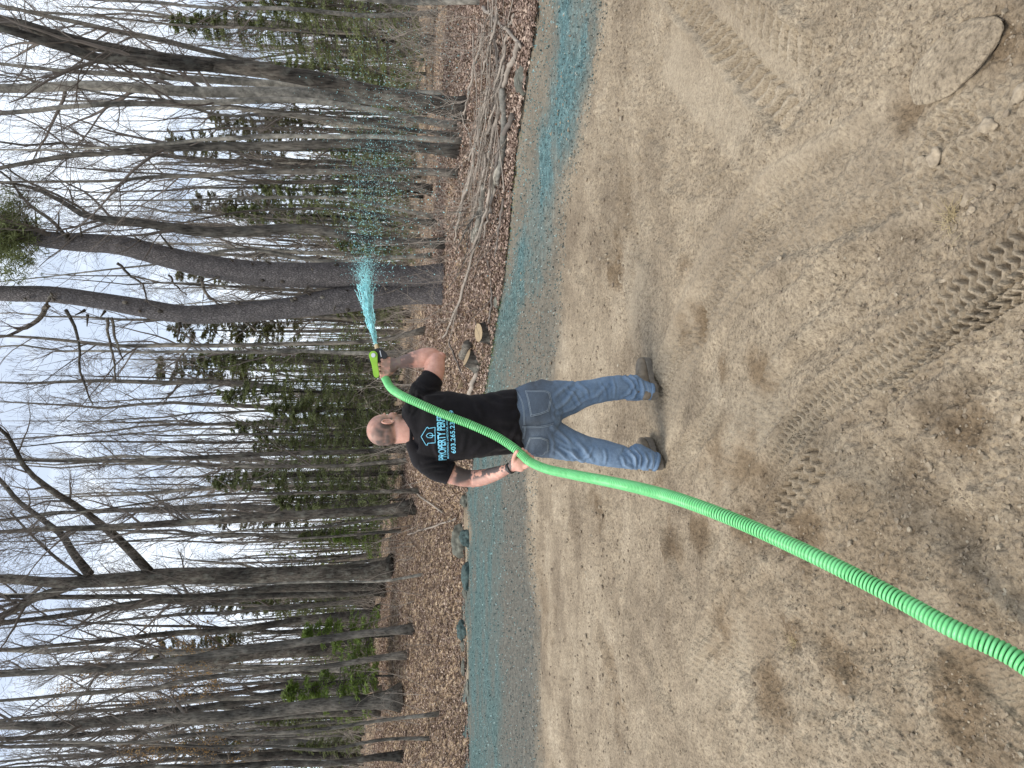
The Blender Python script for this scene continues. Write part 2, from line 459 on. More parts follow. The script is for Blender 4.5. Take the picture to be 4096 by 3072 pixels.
def soil_height(x, y):
    near = 1 - sstep(9, 16, y)
    h = 0.05 * (fbm(x * 0.45, y * 0.45, 1, 3) - 0.5)
    th, fl = track_height(x, y)
    rough = (1 - 0.92 * fl)
    # sweeping grading streaks, along two directions that bend round the man
    ang = np.radians(110 + (55 + 50 * sstep(-.5, 1.5, x)) * sstep(2.7, 4.4, y))
    X0, Y0 = x - .1, y - 3.4
    s1 = X0 * np.cos(ang) + Y0 * np.sin(ang); t1 = -X0 * np.sin(ang) + Y0 * np.cos(ang)
    h = h + (0.050 * (fbm(s1 * 0.5, t1 * 4.5, 21, 3) - 0.5) + 0.026 * (fbm(s1 * 1.0, t1 * 16.0, 22, 2) - 0.5)) * rough
    zone = 0.35 + 0.65 * sstep(0.4, 0.62, fbm(x * 0.9, y * 0.9, 31, 3))
    zone = np.maximum(zone, sstep(3.4, 2.2, y))
    c1 = n2(x * 26, y * 26, 41); c2 = n2(x * 55 + 3, y * 55, 42); c3 = n2(x * 110, y * 110, 43)
    h = h + rough * zone * (0.026 * np.maximum(c1 - 0.62, 0) / 0.38 * 0.9 + 0.020 * np.maximum(c2 - 0.5, 0) + 0.010 * (c3 - 0.5))
    h = h - rough * zone * 0.016 * np.maximum(n2(x * 15, y * 15, 44) - 0.74, 0) / 0.26
    h = h + 0.008 * (fbm(x * 70, y * 70, 45, 2) - 0.5)
    # hollows and lumps that the photograph shows
    for (X, Y, rad, dz) in ((1695, 1375, .10, -.03), (2070, 1140, .10, -.03), (1400, 1275, .09, -.03), (1500, 700, .16, -.04), (1640, 1100, .2, -.05), (2150, 100, .09, -.02),
                            (1955, 200, .09, -.04), (1310, 1450, .2, -.03), (1530, 1140, .10, -.04), (1800, 1515, .12, -.03), (1900, 1600, .13, .03), (1290, 130, .1, .03), (2020, 940, .12, .03)):
        p = flat(X, Y); r2 = ((x - p[0]) ** 2 + (y - p[1]) ** 2) / rad ** 2
        h = h + dz * np.exp(-r2) * (0.6 + 0.8 * n2(x * 18, y * 18, 46))
    return (h * near + (1 - near) * 0.02 * (n2(x * 4, y * 4, 47) - 0.5) + th) , fl

def axis_cols():
    d = np.arange(-0.64, 0.6401, 1.55 / FPX)
    r = [0.66, 0.7, 0.78, 0.9, 1.1, 1.4, 2, 3, 5, 9, 18, 40]
    return np.concatenate([-np.array(r)[::-1], d, r])
vv = np.arange(1140, 455, -1.3)
rows = ydist(vv)
rows = np.concatenate([[-40, -15, -5, -1, 0.4], rows[rows > 0.9]])
rows = rows[rows < 21]
rows = np.concatenate([rows, np.geomspace(21.1, 75, 110), np.geomspace(78, 900, 24)])
cols = axis_cols()
W = np.maximum(rows, 1.2)
gx = cols[None, :] * W[:, None]
gy = np.repeat(rows[:, None], len(cols), 1)
x, y = gx.ravel(), gy.ravel()
a_ = np.clip(x / np.maximum(y, 0.9), -3, 3)
dedge = y - y_edge(a_)
inner = (np.abs(a_) < 0.65) & (y > 0.9)
hz = np.zeros_like(x); fl = np.zeros_like(x)
sel = inner & (y < 22)
hz[sel], fl[sel] = soil_height(x[sel], y[sel])
lawn_w = 1 - sstep(-0.1, 0.8, dedge)
z = terrain(x, y) + hz * lawn_w + (1 - lawn_w) * 0.03 * (n2(x * 9, y * 9, 48) - 0.5) * (y < 60)
# ---- stains of the sprayed mulch (a coating on the soil)
vpix = 512 + FPX * np.tan(np.arctan2(1.6, np.maximum(y, 0.3)) - PITCH)
def band(tbl):
    A = np.array([_ov(0, Y) for Y, _ in tbl])[::-1]; Vv = np.array([X / 2212 * 1024 for _, X in tbl])[::-1]
    return np.interp(a_, A, Vv)
g_top = band([(0, 1190), (100, 1180), (200, 1175), (300, 1160), (450, 1135), (600, 1105), (700, 1062), (1000, 1015), (1659, 1000)])
g_bot = band([(0, 1292), (100, 1278), (200, 1250), (300, 1235), (400, 1205), (480, 1190), (600, 1180), (720, 1120), (900, 1090), (1100, 1088), (1300, 1082), (1659, 1096)])
d_top = band([(0, 1150), (300, 1110), (600, 1080), (1000, 1010), (1659, 1000)])
d_bot = band([(0, 1302), (200, 1268), (400, 1222), (600, 1215), (750, 1212), (850, 1190), (1000, 1140), (1200, 1142), (1300, 1158), (1500, 1165), (1659, 1167)])
wob = (fbm(x * 1.3, y * 0.9, 71, 4) - 0.5)
vw = vpix + wob * 16
sc_ = np.interp(vpix, [440, 600], [0.6, 2.2])
green = sstep(-6, 9, (vw - g_top) / sc_) * (1 - sstep(-12, 9, (vw - g_bot) / sc_)) * (y < 30)
green *= np.interp(a_, [-0.6, -0.1, 0.05, 0.2, 0.35, 0.6], [0.78, 0.8, 0.55, 0.95, 1.0, 0.9]) * (0.5 + 0.65 * sstep(0.3, 0.65, fbm(x * 1.1, y * 1.8, 72, 4)))
dark = sstep(-2, 6, (vw - d_top) / sc_) * (1 - sstep(-6, 6, (vw - d_bot + 3 * (n2(x * 5, y * 5, 75) - .5)) / sc_)) * (y < 30)
dark *= np.interp(a_, [-0.6, -0.2, 0.1, 0.3, 0.6], [1.0, 0.95, 0.75, 0.6, 0.5])
vivid = np.clip(sstep(.05, .3, a_) + .15 + .5 * (fbm(x * .7, y * 1.5, 77, 3) - .4), 0, 1)
moist = np.zeros_like(x)
for (X, Y, rad) in ((1500, 700, .14), (1470, 720, .1), (1640, 1060, .25), (1560, 1010, .2), (1600, 1130, .1), (1820, 1440, .12), (1700, 1375, .1), (1640, 1340, .25), (1510, 1150, .12), (1860, 1230, .4), (1740, 1180, .16), (2150, 80, .12),
                    (1960, 230, .1), (1350, 420, .3), (1330, 560, .2), (1310, 1460, .3), (1180, 1300, .4), (1420, 1040, .1), (1330, 1530, .2), (1600, 990, .18), (2060, 1500, .3), (1900, 1100, .25), (2080, 1530, .2), (1290, 1100, .2),
                    (1450, 1170, .15), (1560, 1350, .18), (1680, 1500, .15), (1480, 570, .12), (1640, 800, .1), (1560, 790, .07), (2100, 930, .12)):
    p = flat(X, Y); q = np.hypot(x - p[0], y - p[1]) / rad
    moist = np.maximum(moist, (1 - sstep(0.1, 1.5, q + 2.4 * (fbm(x * 7, y * 7, 74, 4) - 0.5))) * 0.8 * (.55 + .45 * (rad < .21)))
nr, nc = len(rows), len(cols)
i, j = np.meshgrid(np.arange(nr - 1), np.arange(nc - 1), indexing='ij')
Q = np.stack([i * nc + j, i * nc + j + 1, (i + 1) * nc + j + 1, (i + 1) * nc + j], -1).reshape(-1, 4)
fd = dedge[Q].mean(1)
V = np.c_[x, y, z]
def subset(mask):
    q = Q[mask]; u, inv = np.unique(q, return_inverse=True)
    return u, inv.reshape(-1, 4)
def soil_mat():
    m, N, L, B = mat_new('sandy_soil')
    g = N.new('ShaderNodeNewGeometry'); pos = g.outputs['Position']
    nA = noise(N, L, 1.1, 6, 0.6, vec=pos)
    nB = noise(N, L, 55, 5, 0.7, vec=pos)
    nC = noise(N, L, 9, 5, 0.65, vec=pos)
    rA = ramp(N, [(0.34, (0.21, 0.168, 0.122)), (0.52, (0.32, 0.263, 0.192)), (0.7, (0.405, 0.34, 0.255))]); L.new(nA.outputs['Fac'], rA.inputs['Fac'])
    rC = ramp(N, [(0.3, (0.78, 0.77, 0.76)), (0.7, (1.15, 1.15, 1.15))]); L.new(nC.outputs['Fac'], rC.inputs['Fac'])
    rB = ramp(N, [(0.3, (0.36, 0.34, 0.32)), (0.48, (0.95, 0.95, 0.95)), (0.7, (1.38, 1.38, 1.36))]); L.new(nB.outputs['Fac'], rB.inputs['Fac'])  # dark specks put the tiny shade in soil crevices into the colour
    c = mixc(N, L, 1, rA.outputs['Color'], rC.outputs['Color'], 'MULTIPLY')
    c = mixc(N, L, 1, c.outputs['Color'], rB.outputs['Color'], 'MULTIPLY')
    pk = N.new('ShaderNodeMath'); pk.operation = 'MULTIPLY'; pk.inputs[1].default_value = .38; L.new(attr(N, 'packed').outputs['Fac'], pk.inputs[0])
    c = mixc(N, L, pk.outputs[0], c.outputs['Color'], (0.42, 0.352, 0.262))
    mo = attr(N, 'moist')
    c = mixc(N, L, mo.outputs['Fac'], c.outputs['Color'], mixc(N, L, 1, c.outputs['Color'], (0.52, 0.45, 0.38), 'MULTIPLY').outputs['Color'])
    dk = attr(N, 'dark')
    nD = noise(N, L, 10, 8, 0.95, vec=pos)
    rD = ramp(N, [(0.36, (0.045, 0.047, 0.042)), (0.52, (0.13, 0.127, 0.11)), (0.66, (0.30, 0.28, 0.235))]); L.new(nD.outputs['Fac'], rD.inputs['Fac'])
    c = mixc(N, L, dk.outputs['Fac'], c.outputs['Color'], rD.outputs['Color'])
    gr = attr(N, 'green')
    nE = noise(N, L, 9, 8, 0.95, vec=pos)
    rE0 = ramp(N, [(0.38, (0.016, 0.026, 0.025)), (0.5, (0.07, 0.112, 0.108)), (0.62, (0.22, 0.31, 0.295))]); L.new(nE.outputs['Fac'], rE0.inputs['Fac'])
    rE = ramp(N, [(0.38, (0.024, 0.042, 0.045)), (0.5, (0.09, 0.158, 0.165)), (0.63, (0.22, 0.36, 0.37))]); L.new(nE.outputs['Fac'], rE.inputs['Fac'])
    sp = N.new('ShaderNodeMath'); sp.operation = 'MULTIPLY_ADD'; sp.inputs[1].default_value = 1.4
    nF = noise(N, L, 17, 5, 0.8, vec=pos)
    sub = N.new('ShaderNodeMath'); sub.operation = 'SUBTRACT'; sub.inputs[1].default_value = 0.66
    L.new(nF.outputs['Fac'], sub.inputs[0]); L.new(gr.outputs['Fac'], sp.inputs[0]); L.new(sub.outputs[0], sp.inputs[2])
    cl = N.new('ShaderNodeClamp'); L.new(sp.outputs[0], cl.inputs['Value'])
    mul = N.new('ShaderNodeMath'); mul.operation = 'MULTIPLY'; L.new(cl.outputs[0], mul.inputs[0]); 
    st = N.new('ShaderNodeMath'); st.operation = 'MULTIPLY'; st.inputs[1].default_value = 3.0; st.use_clamp = True
    L.new(gr.outputs['Fac'], st.inputs[0]); L.new(st.outputs[0], mul.inputs[1])
    c = mixc(N, L, mul.outputs[0], c.outputs['Color'], mixc(N, L, attr(N, 'vivid').outputs['Fac'], rE0.outputs['Color'], rE.outputs['Color']).outputs['Color'])
    L.new(c.outputs['Color'], B.inputs['Base Color'])
    B.inputs['Roughness'].default_value = 0.95
    B.inputs['Specular IOR Level'].default_value = 0.15
    v = N.new('ShaderNodeTexVoronoi'); v.inputs['Scale'].default_value = 85; L.new(pos, v.inputs['Vector'])
    b1 = bump(N, L, v.outputs['Distance'], B, 0.45, 0.012)
    b1.invert = True
    b2 = bump(N, L, nB.outputs['Fac'], B, 0.9, 0.012, b1)
    bump(N, L, nC.outputs['Fac'], B, 0.35, 0.03, b2)
    return m
def floor_mat():
    m, N, L, B = mat_new('leafy_forest_floor')
    g = N.new('ShaderNodeNewGeometry'); pos = g.outputs['Position']
    v = N.new('ShaderNodeTexVoronoi'); v.inputs['Scale'].default_value = 9; v.inputs['Randomness'].default_value = 1; L.new(pos, v.inputs['Vector'])
    rv = N.new('ShaderNodeSeparateColor'); L.new(v.outputs['Color'], rv.inputs[0])
    r = ramp(N, [(0.0, (0.09, 0.06, 0.04)), (0.35, (0.24, 0.17, 0.12)), (0.7, (0.40, 0.30, 0.215)), (1.0, (0.62, 0.50, 0.38))]); L.new(rv.outputs[0], r.inputs['Fac'])
    n = noise(N, L, 0.8, 6, 0.65, vec=pos)
    r2 = ramp(N, [(0.3, (0.62, 0.6, 0.58)), (0.7, (1.3, 1.25, 1.15))]); L.new(n.outputs['Fac'], r2.inputs['Fac'])
    c = mixc(N, L, 1, r.outputs['Color'], r2.outputs['Color'], 'MULTIPLY')
    n3_ = noise(N, L, 24, 5, 0.8, vec=pos)
    r3 = ramp(N, [(0.35, (0.35, 0.33, 0.3)), (0.6, (1.2, 1.2, 1.15))]); L.new(n3_.outputs['Fac'], r3.inputs['Fac'])
    c = mixc(N, L, 1, c.outputs['Color'], r3.outputs['Color'], 'MULTIPLY')
    L.new(c.outputs['Color'], B.inputs['Base Color']); B.inputs['Roughness'].default_value = 0.95
    b = bump(N, L, v.outputs['Distance'], B, 0.6, 0.06)
    bump(N, L, n3_.outputs['Fac'], B, 0.8, 0.04, b)
    return m
M['soil'] = soil_mat(); M['floor'] = floor_mat()
u, q = subset(fd <= 0.05)
ground = link('ground', mk_mesh('ground', V[u], q, attrs={'packed': fl[u], 'vivid': vivid[u], 'green': green[u], 'dark': dark[u], 'moist': moist[u]}), M['soil'])
tag(ground, 'bare sandy soil with tyre tracks and a teal sprayed band', kind='structure')
u, q = subset(fd > 0.05)
ffloor = link('forest_floor', mk_mesh('forest_floor', V[u], q), M['floor'])
tag(ffloor, 'woodland floor under brown leaf litter', kind='structure')
print('ground quads', len(Q))

# ---- soil crumbs and pebbles, stones
def ico(sub=0):
    bm = bmesh.new(); bmesh.ops.create_icosphere(bm, subdivisions=sub + 1, radius=1.0)
    V = np.array([v.co[:] for v in bm.verts]); T = np.array([[v.index for v in f.verts] for f in bm.faces]); bm.free()
    return V, T
ICV, ICT = ico(0)
def pebbles(n, ylo, yhi, smin, smax, seed):
    r = np.random.default_rng(seed)
    yy = ydist(r.uniform(float(512 + FPX * math.tan(math.atan2(1.6, yhi) - PITCH)), float(512 + FPX * math.tan(math.atan2(1.6, ylo) - PITCH)), n))
    xx = r.uniform(-0.6, 0.6, n) * yy
    keep = (fbm(xx * 1.1, yy * 1.1, 81, 3) + 0.25 * r.random(n) > 0.5) | (yy < 2.6) | (r.random(n) < .3)
    keep &= (yy - y_edge(xx / yy) < -0.1)
    xx, yy = xx[keep], yy[keep]
    h, fl_ = soil_height(xx, yy)
    k2 = fl_ < 0.5
    xx, yy, h = xx[k2], yy[k2], h[k2]; n = len(xx)
    s = smin + (smax - smin) * r.random(n) ** 4
    sc = s[:, None] * r.uniform(0.6, 1.2, (n, 3)) * np.array([1, 1, 0.7])
    P = ICV[None] * sc[:, None, :] * (1 + 0.25 * r.standard_normal((n, 12, 1)))
    P = P + np.c_[xx, yy, terrain(xx, yy) + h + s * 0.15][:, None, :]
    T = ICT[None] + (np.arange(n) * 12)[:, None, None]
    tone = np.repeat(r.uniform(0.0, 1, n), 12)
    return P.reshape(-1, 3), T.reshape(-1, 3), tone
def pebble_mat():
    m, N, L, B = mat_new('soil_crumb')
    a = attr(N, 'tone')
    r = ramp(N, [(0.0, (0.20, 0.16, 0.12)), (0.7, (0.30, 0.247, 0.182)), (0.98, (0.36, 0.305, 0.23)), (1.0, (0.42, 0.37, 0.29))]); L.new(a.outputs['Fac'], r.inputs['Fac'])
    g = N.new('ShaderNodeNewGeometry'); n = noise(N, L, 70, 4, 0.7, vec=g.outputs['Position'])
    r2 = ramp(N, [(0.3, (0.6,) * 3), (0.7, (1.2,) * 3)]); L.new(n.outputs['Fac'], r2.inputs['Fac'])
    c = mixc(N, L, 1, r.outputs['Color'], r2.outputs['Color'], 'MULTIPLY')
    L.new(c.outputs['Color'], B.inputs['Base Color']); B.inputs['Roughness'].default_value = 0.95
    B.inputs['Specular IOR Level'].default_value = 0.15
    bump(N, L, n.outputs['Fac'], B, 0.6, 0.005)
    return m
M['crumb'] = pebble_mat()
mb = MB()
for args in ((9000, 1.25, 5.0, 0.002, 0.011, 3), (8000, 1.25, 3.0, 0.0015, 0.006, 4), (4000, 5, 10, 0.004, 0.022, 5)):
    Vp, Tp, tn = pebbles(*args); mb.add(Vp, T=Tp, tone=tn)
tag(mb.build('soil_crumbs', M['crumb'], smooth=False), 'loose crumbs and small pebbles strewn over the soil', kind='stuff')
def rock_mesh(name, sx, sy, sz, seed, sub=3, rough=0.25, flatb=0.4):
    Vr, Tr = ico(sub)
    d = 1 + rough * 2 * (n3(Vr * 1.5 + seed * 3.1, seed) - 0.5) + rough * 0.7 * (n3(Vr * 4 + seed, seed + 1) - 0.5) + rough * 0.3 * (n3(Vr * 9 + seed, seed + 2) - 0.5)
    Vr = Vr * d[:, None]
    Vr[:, 2] = np.where(Vr[:, 2] < -flatb, -flatb, Vr[:, 2])
    return mk_mesh(name, Vr * np.array([sx, sy, sz]), T=Tr)
M['stone_tan'] = simple_mat('tan_stone', (0.33, 0.275, 0.205), 0.9, 0.25, 18, 0.7, 45, dist=0.006)
M['stone_grey'] = simple_mat('grey_green_stone', (0.12, 0.122, 0.10), 0.9, 0.6, 7, 0.8, 30, dist=0.02)
M['stone_teal'] = simple_mat('stone_coated_teal', (0.05, 0.082, 0.08), 0.9, 0.5, 14, 0.8, 40, dist=0.02)
M['soil_rock'] = simple_mat('soil_dusted_rock', (0.32, 0.262, 0.19), 0.95, 0.35, 38, 0.9, 70, dist=0.006)
STONES = [((2015, 340), 0.050, 'tan angular stone lying right of the tyre track'), ((1985, 345), 0.028, 'small tan stone beside the larger angular stone'),
          ((2075, 432), 0.040, 'pale blocky stone near the right foreground'), ((2105, 452), 0.022, 'second small pale stone near the right foreground'),
          ((2200, 200), 0.05, 'pale knobbly stone at the bottom edge of the picture, world right'), ((1990, 445), 0.022, 'flat pale chip among the crumbs'),
          ((2128, 272), 0.05, 'tan half buried clod below the large flat rock'), ((1812, 85), 0.028, 'small round clod beside the rutted track'),
          ((2130, 405), 0.02, 'small grey pebble by the pale blocky stone'), ((1690, 560), 0.035, 'rounded tan clod beyond the tyre tracks'),
          ((1690, 265), 0.022, 'dusty pebble beside the curved track'), ((1430, 690), 0.018, 'grey pebble ahead of the work boots'),
          ((2060, 290), 0.032, 'brown clod next to the large flat rock'), ((1800, 595), 0.022, 'small clod between the two tyre tracks'),
          ((2195, 905), 0.03, 'tan stone at the near end of the streaked soil')]
for k, ((X, Y), s, lab) in enumerate(STONES):
    p = flat(X, Y); hh, _ = soil_height(np.array([p[0]]), np.array([p[1]]))
    s *= .72; o = link('stone', rock_mesh('stone', s * 0.8, s * 0.6, s * 0.42, 20 + k, 2, 0.35), M['soil_rock'], loc=(p[0], p[1], float(hh[0]) + s * 0.02))
    o.rotation_euler = (0, 0, k * 1.3); tag(o, lab, 'stone')
p = flat(2050, 132)
o = link('flat_rock', rock_mesh('flat_rock', 0.18, 0.095, 0.024, 41, 4, 0.08), M['soil'], loc=(p[0], p[1], -0.007))
q1, q2 = flat(1960, 195), flat(2130, 75)
o.rotation_euler = (0, 0, math.atan2(q2[1] - q1[1], q2[0] - q1[0])); tag(o, 'large pale flat rock half buried in the soil, near right', 'rock')
# rocks along the lawn's edge
ROCKS = [((992, 1170), .75, .35, .42, 'stone_grey', 'large rounded grey green boulder at the left edge of the soil'),
         ((1012, 1160), .35, .3, .30, 'stone_teal', 'teal coated stone in front of the large rounded boulder'),
         ((1012, 1245), .55, .3, .22, 'stone_teal', 'long flat stone coated blue grey, left of the rounded boulder'),
         ((1008, 1280), .3, .25, .14, 'stone_grey', 'low grey stone beside the long coated stone'),
         ((1006, 1362), .42, .3, .26, 'stone_teal', 'humped stone with pale top further left on the edge'),
         ((1006, 1395), .25, .2, .12, 'stone_grey', 'small pale stone beside a dark hollow'),
         ((1008, 1080), .3, .25, .22, 'stone_grey', 'pale stone just left of the man\'s elbow'),
         ((1006, 1440), .4, .25, .10, 'stone_grey', 'low flat stone in the soil edge, far left'),
         ((1012, 1490), .35, .25, .12, 'stone_grey', 'leftmost pale stone in the soil edge'),
         ((1130, 160), .34, .22, .15, 'stone_grey', 'smooth tan boulder at the end of the brush pile on the right'),
         ((1060, 650), .22, .16, .10, 'stone_grey', 'grey stone between twigs at the soil edge behind the spray'),
         ((1048, 930), .10, .1, .07, 'stone_grey', 'small mossy stone hidden by the man\'s right side')]
for k, ((X, Y), sx, sy, sz, mt, lab) in enumerate(ROCKS):
    a = _ov(0, Y); yy = float(y_edge(a)) + 0.1; xx = a * yy
    yv = float(ydist(X / 2212 * 1024)); 
    yy = min(yy, yv) if yv > 0 else yy; xx = a * yy
    o = link('edge_rock', rock_mesh('edge_rock', sx * .62, sy * .8, sz * .72, 60 + k, 3, 0.3), M[mt], loc=(xx, yy, float(terrain(xx, yy)) + sz * 0.06))
    o.rotation_euler = (0, 0, 0.3 * math.sin(k * 3)); tag(o, lab, 'rock')
# ---- flecks of sprayed mulch and fibre on the soil
def flecks():
    r = np.random.default_rng(17); n = 26000
    a = r.uniform(-.6, .6, n); v = r.uniform(462, 600, n); A = np.array([_ov(0, Y) for Y in (0, 100, 200, 300, 400, 480, 600, 720, 900, 1100, 1659)])[::-1]
    lo = np.interp(a, A, np.array([1155, 1140, 1125, 1110, 1100, 1095, 1083, 1062, 1035, 1000, 1005])[::-1] / 2212 * 1024); hi = np.interp(a, A, np.array([1320, 1300, 1280, 1260, 1240, 1225, 1220, 1215, 1180, 1160, 1175])[::-1] / 2212 * 1024)
    v = lo + (hi - lo) * r.random(n); yy = ydist(v); xx = a * yy; k = yy < y_edge(a); xx, yy, a, v, hi, lo = xx[k], yy[k], a[k], v[k], hi[k], lo[k]; n = len(xx)
    hh, _ = soil_height(xx, yy); s = r.uniform(.25, 1.0, n) ** 2 * .0023 * yy ** .85
    P = ICV[None] * s[:, None, None] * r.uniform(.5, 1.5, (n, 1, 3)) * (1 + .3 * r.standard_normal((n, 12, 1))) * np.array([1, 1, .7]) + np.c_[xx, yy, hh + s * .3][:, None, :]
    P = P[:, [0, 1, 3, 5, 8, 11]]; T = np.array([[0, 1, 2], [0, 2, 3], [0, 3, 4], [0, 4, 1], [5, 2, 1], [5, 3, 2], [5, 4, 3], [5, 1, 4]])
    T = T[None] + (np.arange(n) * 6)[:, None, None]
    tone = np.repeat(np.clip(r.random(n) * .9 + .1, 0, 1), 6); tl = np.repeat(np.clip((1 - (v - lo) / (hi - lo)) * 1.1 + r.normal(0, .25, n), 0, 1), 6)
    m, N, L, B = mat_new('mulch_fleck'); rr = ramp(N, [(0, (.02, .026, .025)), (.5, (.10, .115, .105)), (.85, (.26, .27, .235)), (1, (.45, .46, .42))]); L.new(attr(N, 'tone').outputs['Fac'], rr.inputs['Fac'])
    r2 = ramp(N, [(0, (.02, .035, .035)), (.5, (.08, .15, .15)), (.85, (.17, .31, .31)), (1, (.35, .5, .5))]); L.new(attr(N, 'tone').outputs['Fac'], r2.inputs['Fac'])
    c = mixc(N, L, attr(N, 'teal').outputs['Fac'], rr.outputs['Color'], r2.outputs['Color']); L.new(c.outputs['Color'], B.inputs['Base Color']); B.inputs['Roughness'].default_value = .9
    tag(link('mulch_flecks', mk_mesh('mulch_flecks', P.reshape(-1, 3), T=T.reshape(-1, 3), smooth=False, attrs=dict(tone=tone, teal=tl)), m), 'flecks of teal mulch and fibre scattered over the sprayed soil', kind='stuff')
flecks()
# ---- fallen leaves lying on the forest floor
def leaf_field(n, dlo, dhi, seed):
    r = np.random.default_rng(seed)
    a = r.uniform(-0.62, 0.62, n); d = dlo + (dhi - dlo) * r.random(n) ** 1.3
    yy = y_edge(a) + d; xx = a * yy + r.normal(0, 0.05, n)
    s = r.uniform(0.02, 0.045, n)
    th = r.uniform(0, 2 * math.pi, n); tilt = r.normal(0, 0.5, n); curl = r.uniform(0.1, 0.6, n)
    ux = np.stack([np.cos(th), np.sin(th), np.sin(tilt) * 0.7], -1); ux = nrm(ux)
    uy = nrm(np.stack([-np.sin(th), np.cos(th), r.normal(0, 0.5, n)], -1))
    uz = np.cross(ux, uy)
    c = np.c_[xx, yy, terrain(xx, yy) + 0.02 + 0.03 * r.random(n)]
    P = np.stack([c - ux * s[:, None], c + uy * (s * 0.62)[:, None] + uz * (s * curl)[:, None], c + ux * (s * 1.05)[:, None], c - uy * (s * 0.62)[:, None] + uz * (s * curl)[:, None]], 1)
    i = np.arange(n)[:, None] * 4
    T = np.concatenate([i + np.array([[0, 2, 1]]), i + np.array([[0, 3, 2]])])
    tone = r.random(n)
    tone = np.clip(tone * 0.8 + 0.35 * (fbm(xx * 0.5, yy * 0.5, 91, 3) - 0.4), 0, 1)
    return P.reshape(-1, 3), T, np.repeat(tone, 4)
def litter_mat():
    m, N, L, B = mat_new('dry_oak_leaf')
    a = attr(N, 'tone')
    r = ramp(N, [(0.0, (0.11, 0.072, 0.056)), (0.3, (0.24, 0.165, 0.13)), (0.65, (0.39, 0.29, 0.23)), (1.0, (0.66, 0.55, 0.45))])
    L.new(a.outputs['Fac'], r.inputs['Fac']); L.new(r.outputs['Color'], B.inputs['Base Color'])
    B.inputs['Roughness'].default_value = 0.75
    return m
M['litter'] = litter_mat()
mb = MB()
for args in ((95000, -0.12, 9, 11), (30000, 6, 24, 12)):
    Vp, Tp, tn = leaf_field(*args); mb.add(Vp, T=Tp, tone=tn)
tag(mb.build('leaf_litter', M['litter'], smooth=False), 'brown and pale fallen oak leaves covering the woodland floor', kind='stuff')
# ------------------------------------------------------------------ trees
def grow(P, R, per, t0, t1, ang, ln, rr, K, up, wig, r_, taper=0.35, rmin=0.004):
    """children of the paths P (N,K,3): returns (M,K',3),(M,K')"""
    N, Kp, _ = P.shape
    idx = np.repeat(np.arange(N), per)
    Mn = len(idx)
    t = r_.uniform(t0, t1, Mn) * (Kp - 1)
    k = np.clip(t.astype(int), 0, Kp - 2); f = (t - k)[:, None]
    A, Bp = P[idx, k], P[idx, k + 1]
    base = A * (1 - f) + Bp * f
    tan = nrm(Bp - A)
    rad = R[idx, k] * (1 - f[:, 0]) + R[idx, k + 1] * f[:, 0]
    rnd = r_.standard_normal((Mn, 3)); perp = nrm(rnd - (rnd * tan).sum(1, keepdims=True) * tan)
    th = r_.uniform(ang[0], ang[1], Mn)[:, None]
    d = tan * np.cos(th) + perp * np.sin(th)
    L_ = (r_.uniform(ln[0], ln[1], Mn) * (1.15 - 0.75 * t / (Kp - 1)))
    out = np.empty((Mn, K, 3)); out[:, 0] = base
    step = (L_ / (K - 1))[:, None]
    for j in range(1, K):
        d = nrm(d + np.array([0, 0, up]) + r_.standard_normal((Mn, 3)) * wig)
        out[:, j] = out[:, j - 1] + d * step
    r0 = np.maximum(rad * rr, rmin)
    Rr = np.maximum(r0[:, None] * (1 - (1 - taper) * np.linspace(0, 1, K)[None]), rmin * 0.7)
    return out, Rr
def trunk_mesh(P, R, S, seed, flare=0.0, lump=0.06):
    n = len(P)
    V, Qd = tubes(P[None], R[None], S)
    C = np.repeat(P, S, 0); dv = V - C
    f = 1 + lump * 2 * (n3(V * np.array([3.0, 3.0, 1.2]) + seed, seed) - 0.5)
    V = C + dv * f[:, None]
    V = np.vstack([V, P[-1:], P[:1]]); top = (n - 1) * S
    T = np.array([[top + i, top + (i + 1) % S, n * S] for i in range(S)] + [[(i + 1) % S, i, n * S + 1] for i in range(S)])
    return V, Qd, T
def limb_crown(P, R, seed, n1=14, n2_=5, n3_=4, t0=0.3, len1=(1.5, 3.8), up=0.10, rmin=0.005, ang=(0.5, 1.05), rr=0.42, thr=0.95):
    r_ = np.random.default_rng(seed)
    mb = MB()
    L1, R1 = grow(P[None], R[None], n1, t0, thr, ang, len1, rr, 8, up, 0.13, r_, 0.25, rmin)
    R1 = np.minimum(R1, np.maximum(R.max() * 0.45, rmin))
    mb.add(*tubes(L1, R1, 5))
    if n2_:
        L2, R2 = grow(L1, R1, n2_, 0.15, 0.97, (0.4, 1.0), (0.6, 1.7), 0.5, 6, up * 0.6, 0.15, r_, 0.35, rmin * 0.8)
        mb.add(*tubes(L2, R2, 3))
        if n3_:
            L3, R3 = grow(L2, R2, n3_, 0.15, 1.0, (0.35, 0.95), (0.3, 0.8), 0.6, 4, up * 0.4, 0.18, r_, 0.5, rmin * 0.62)
            mb.add(*tubes(L3, R3, 3))
            return mb, L3
        return mb, L2
    return mb, L1
def px_path(pts, y0, depth_drift=0.0):
    """trunk line from photograph pixels, standing in the plane y = y0"""
    out = []
    for k, (X, Y, w) in enumerate(pts):
        p = PY(X, Y, y0 + depth_drift * k)
        D = float(np.dot(p - CAM, FWD))
        out.append([*p, w / 4.0 / FPX * D / 2])
    return np.array(out)
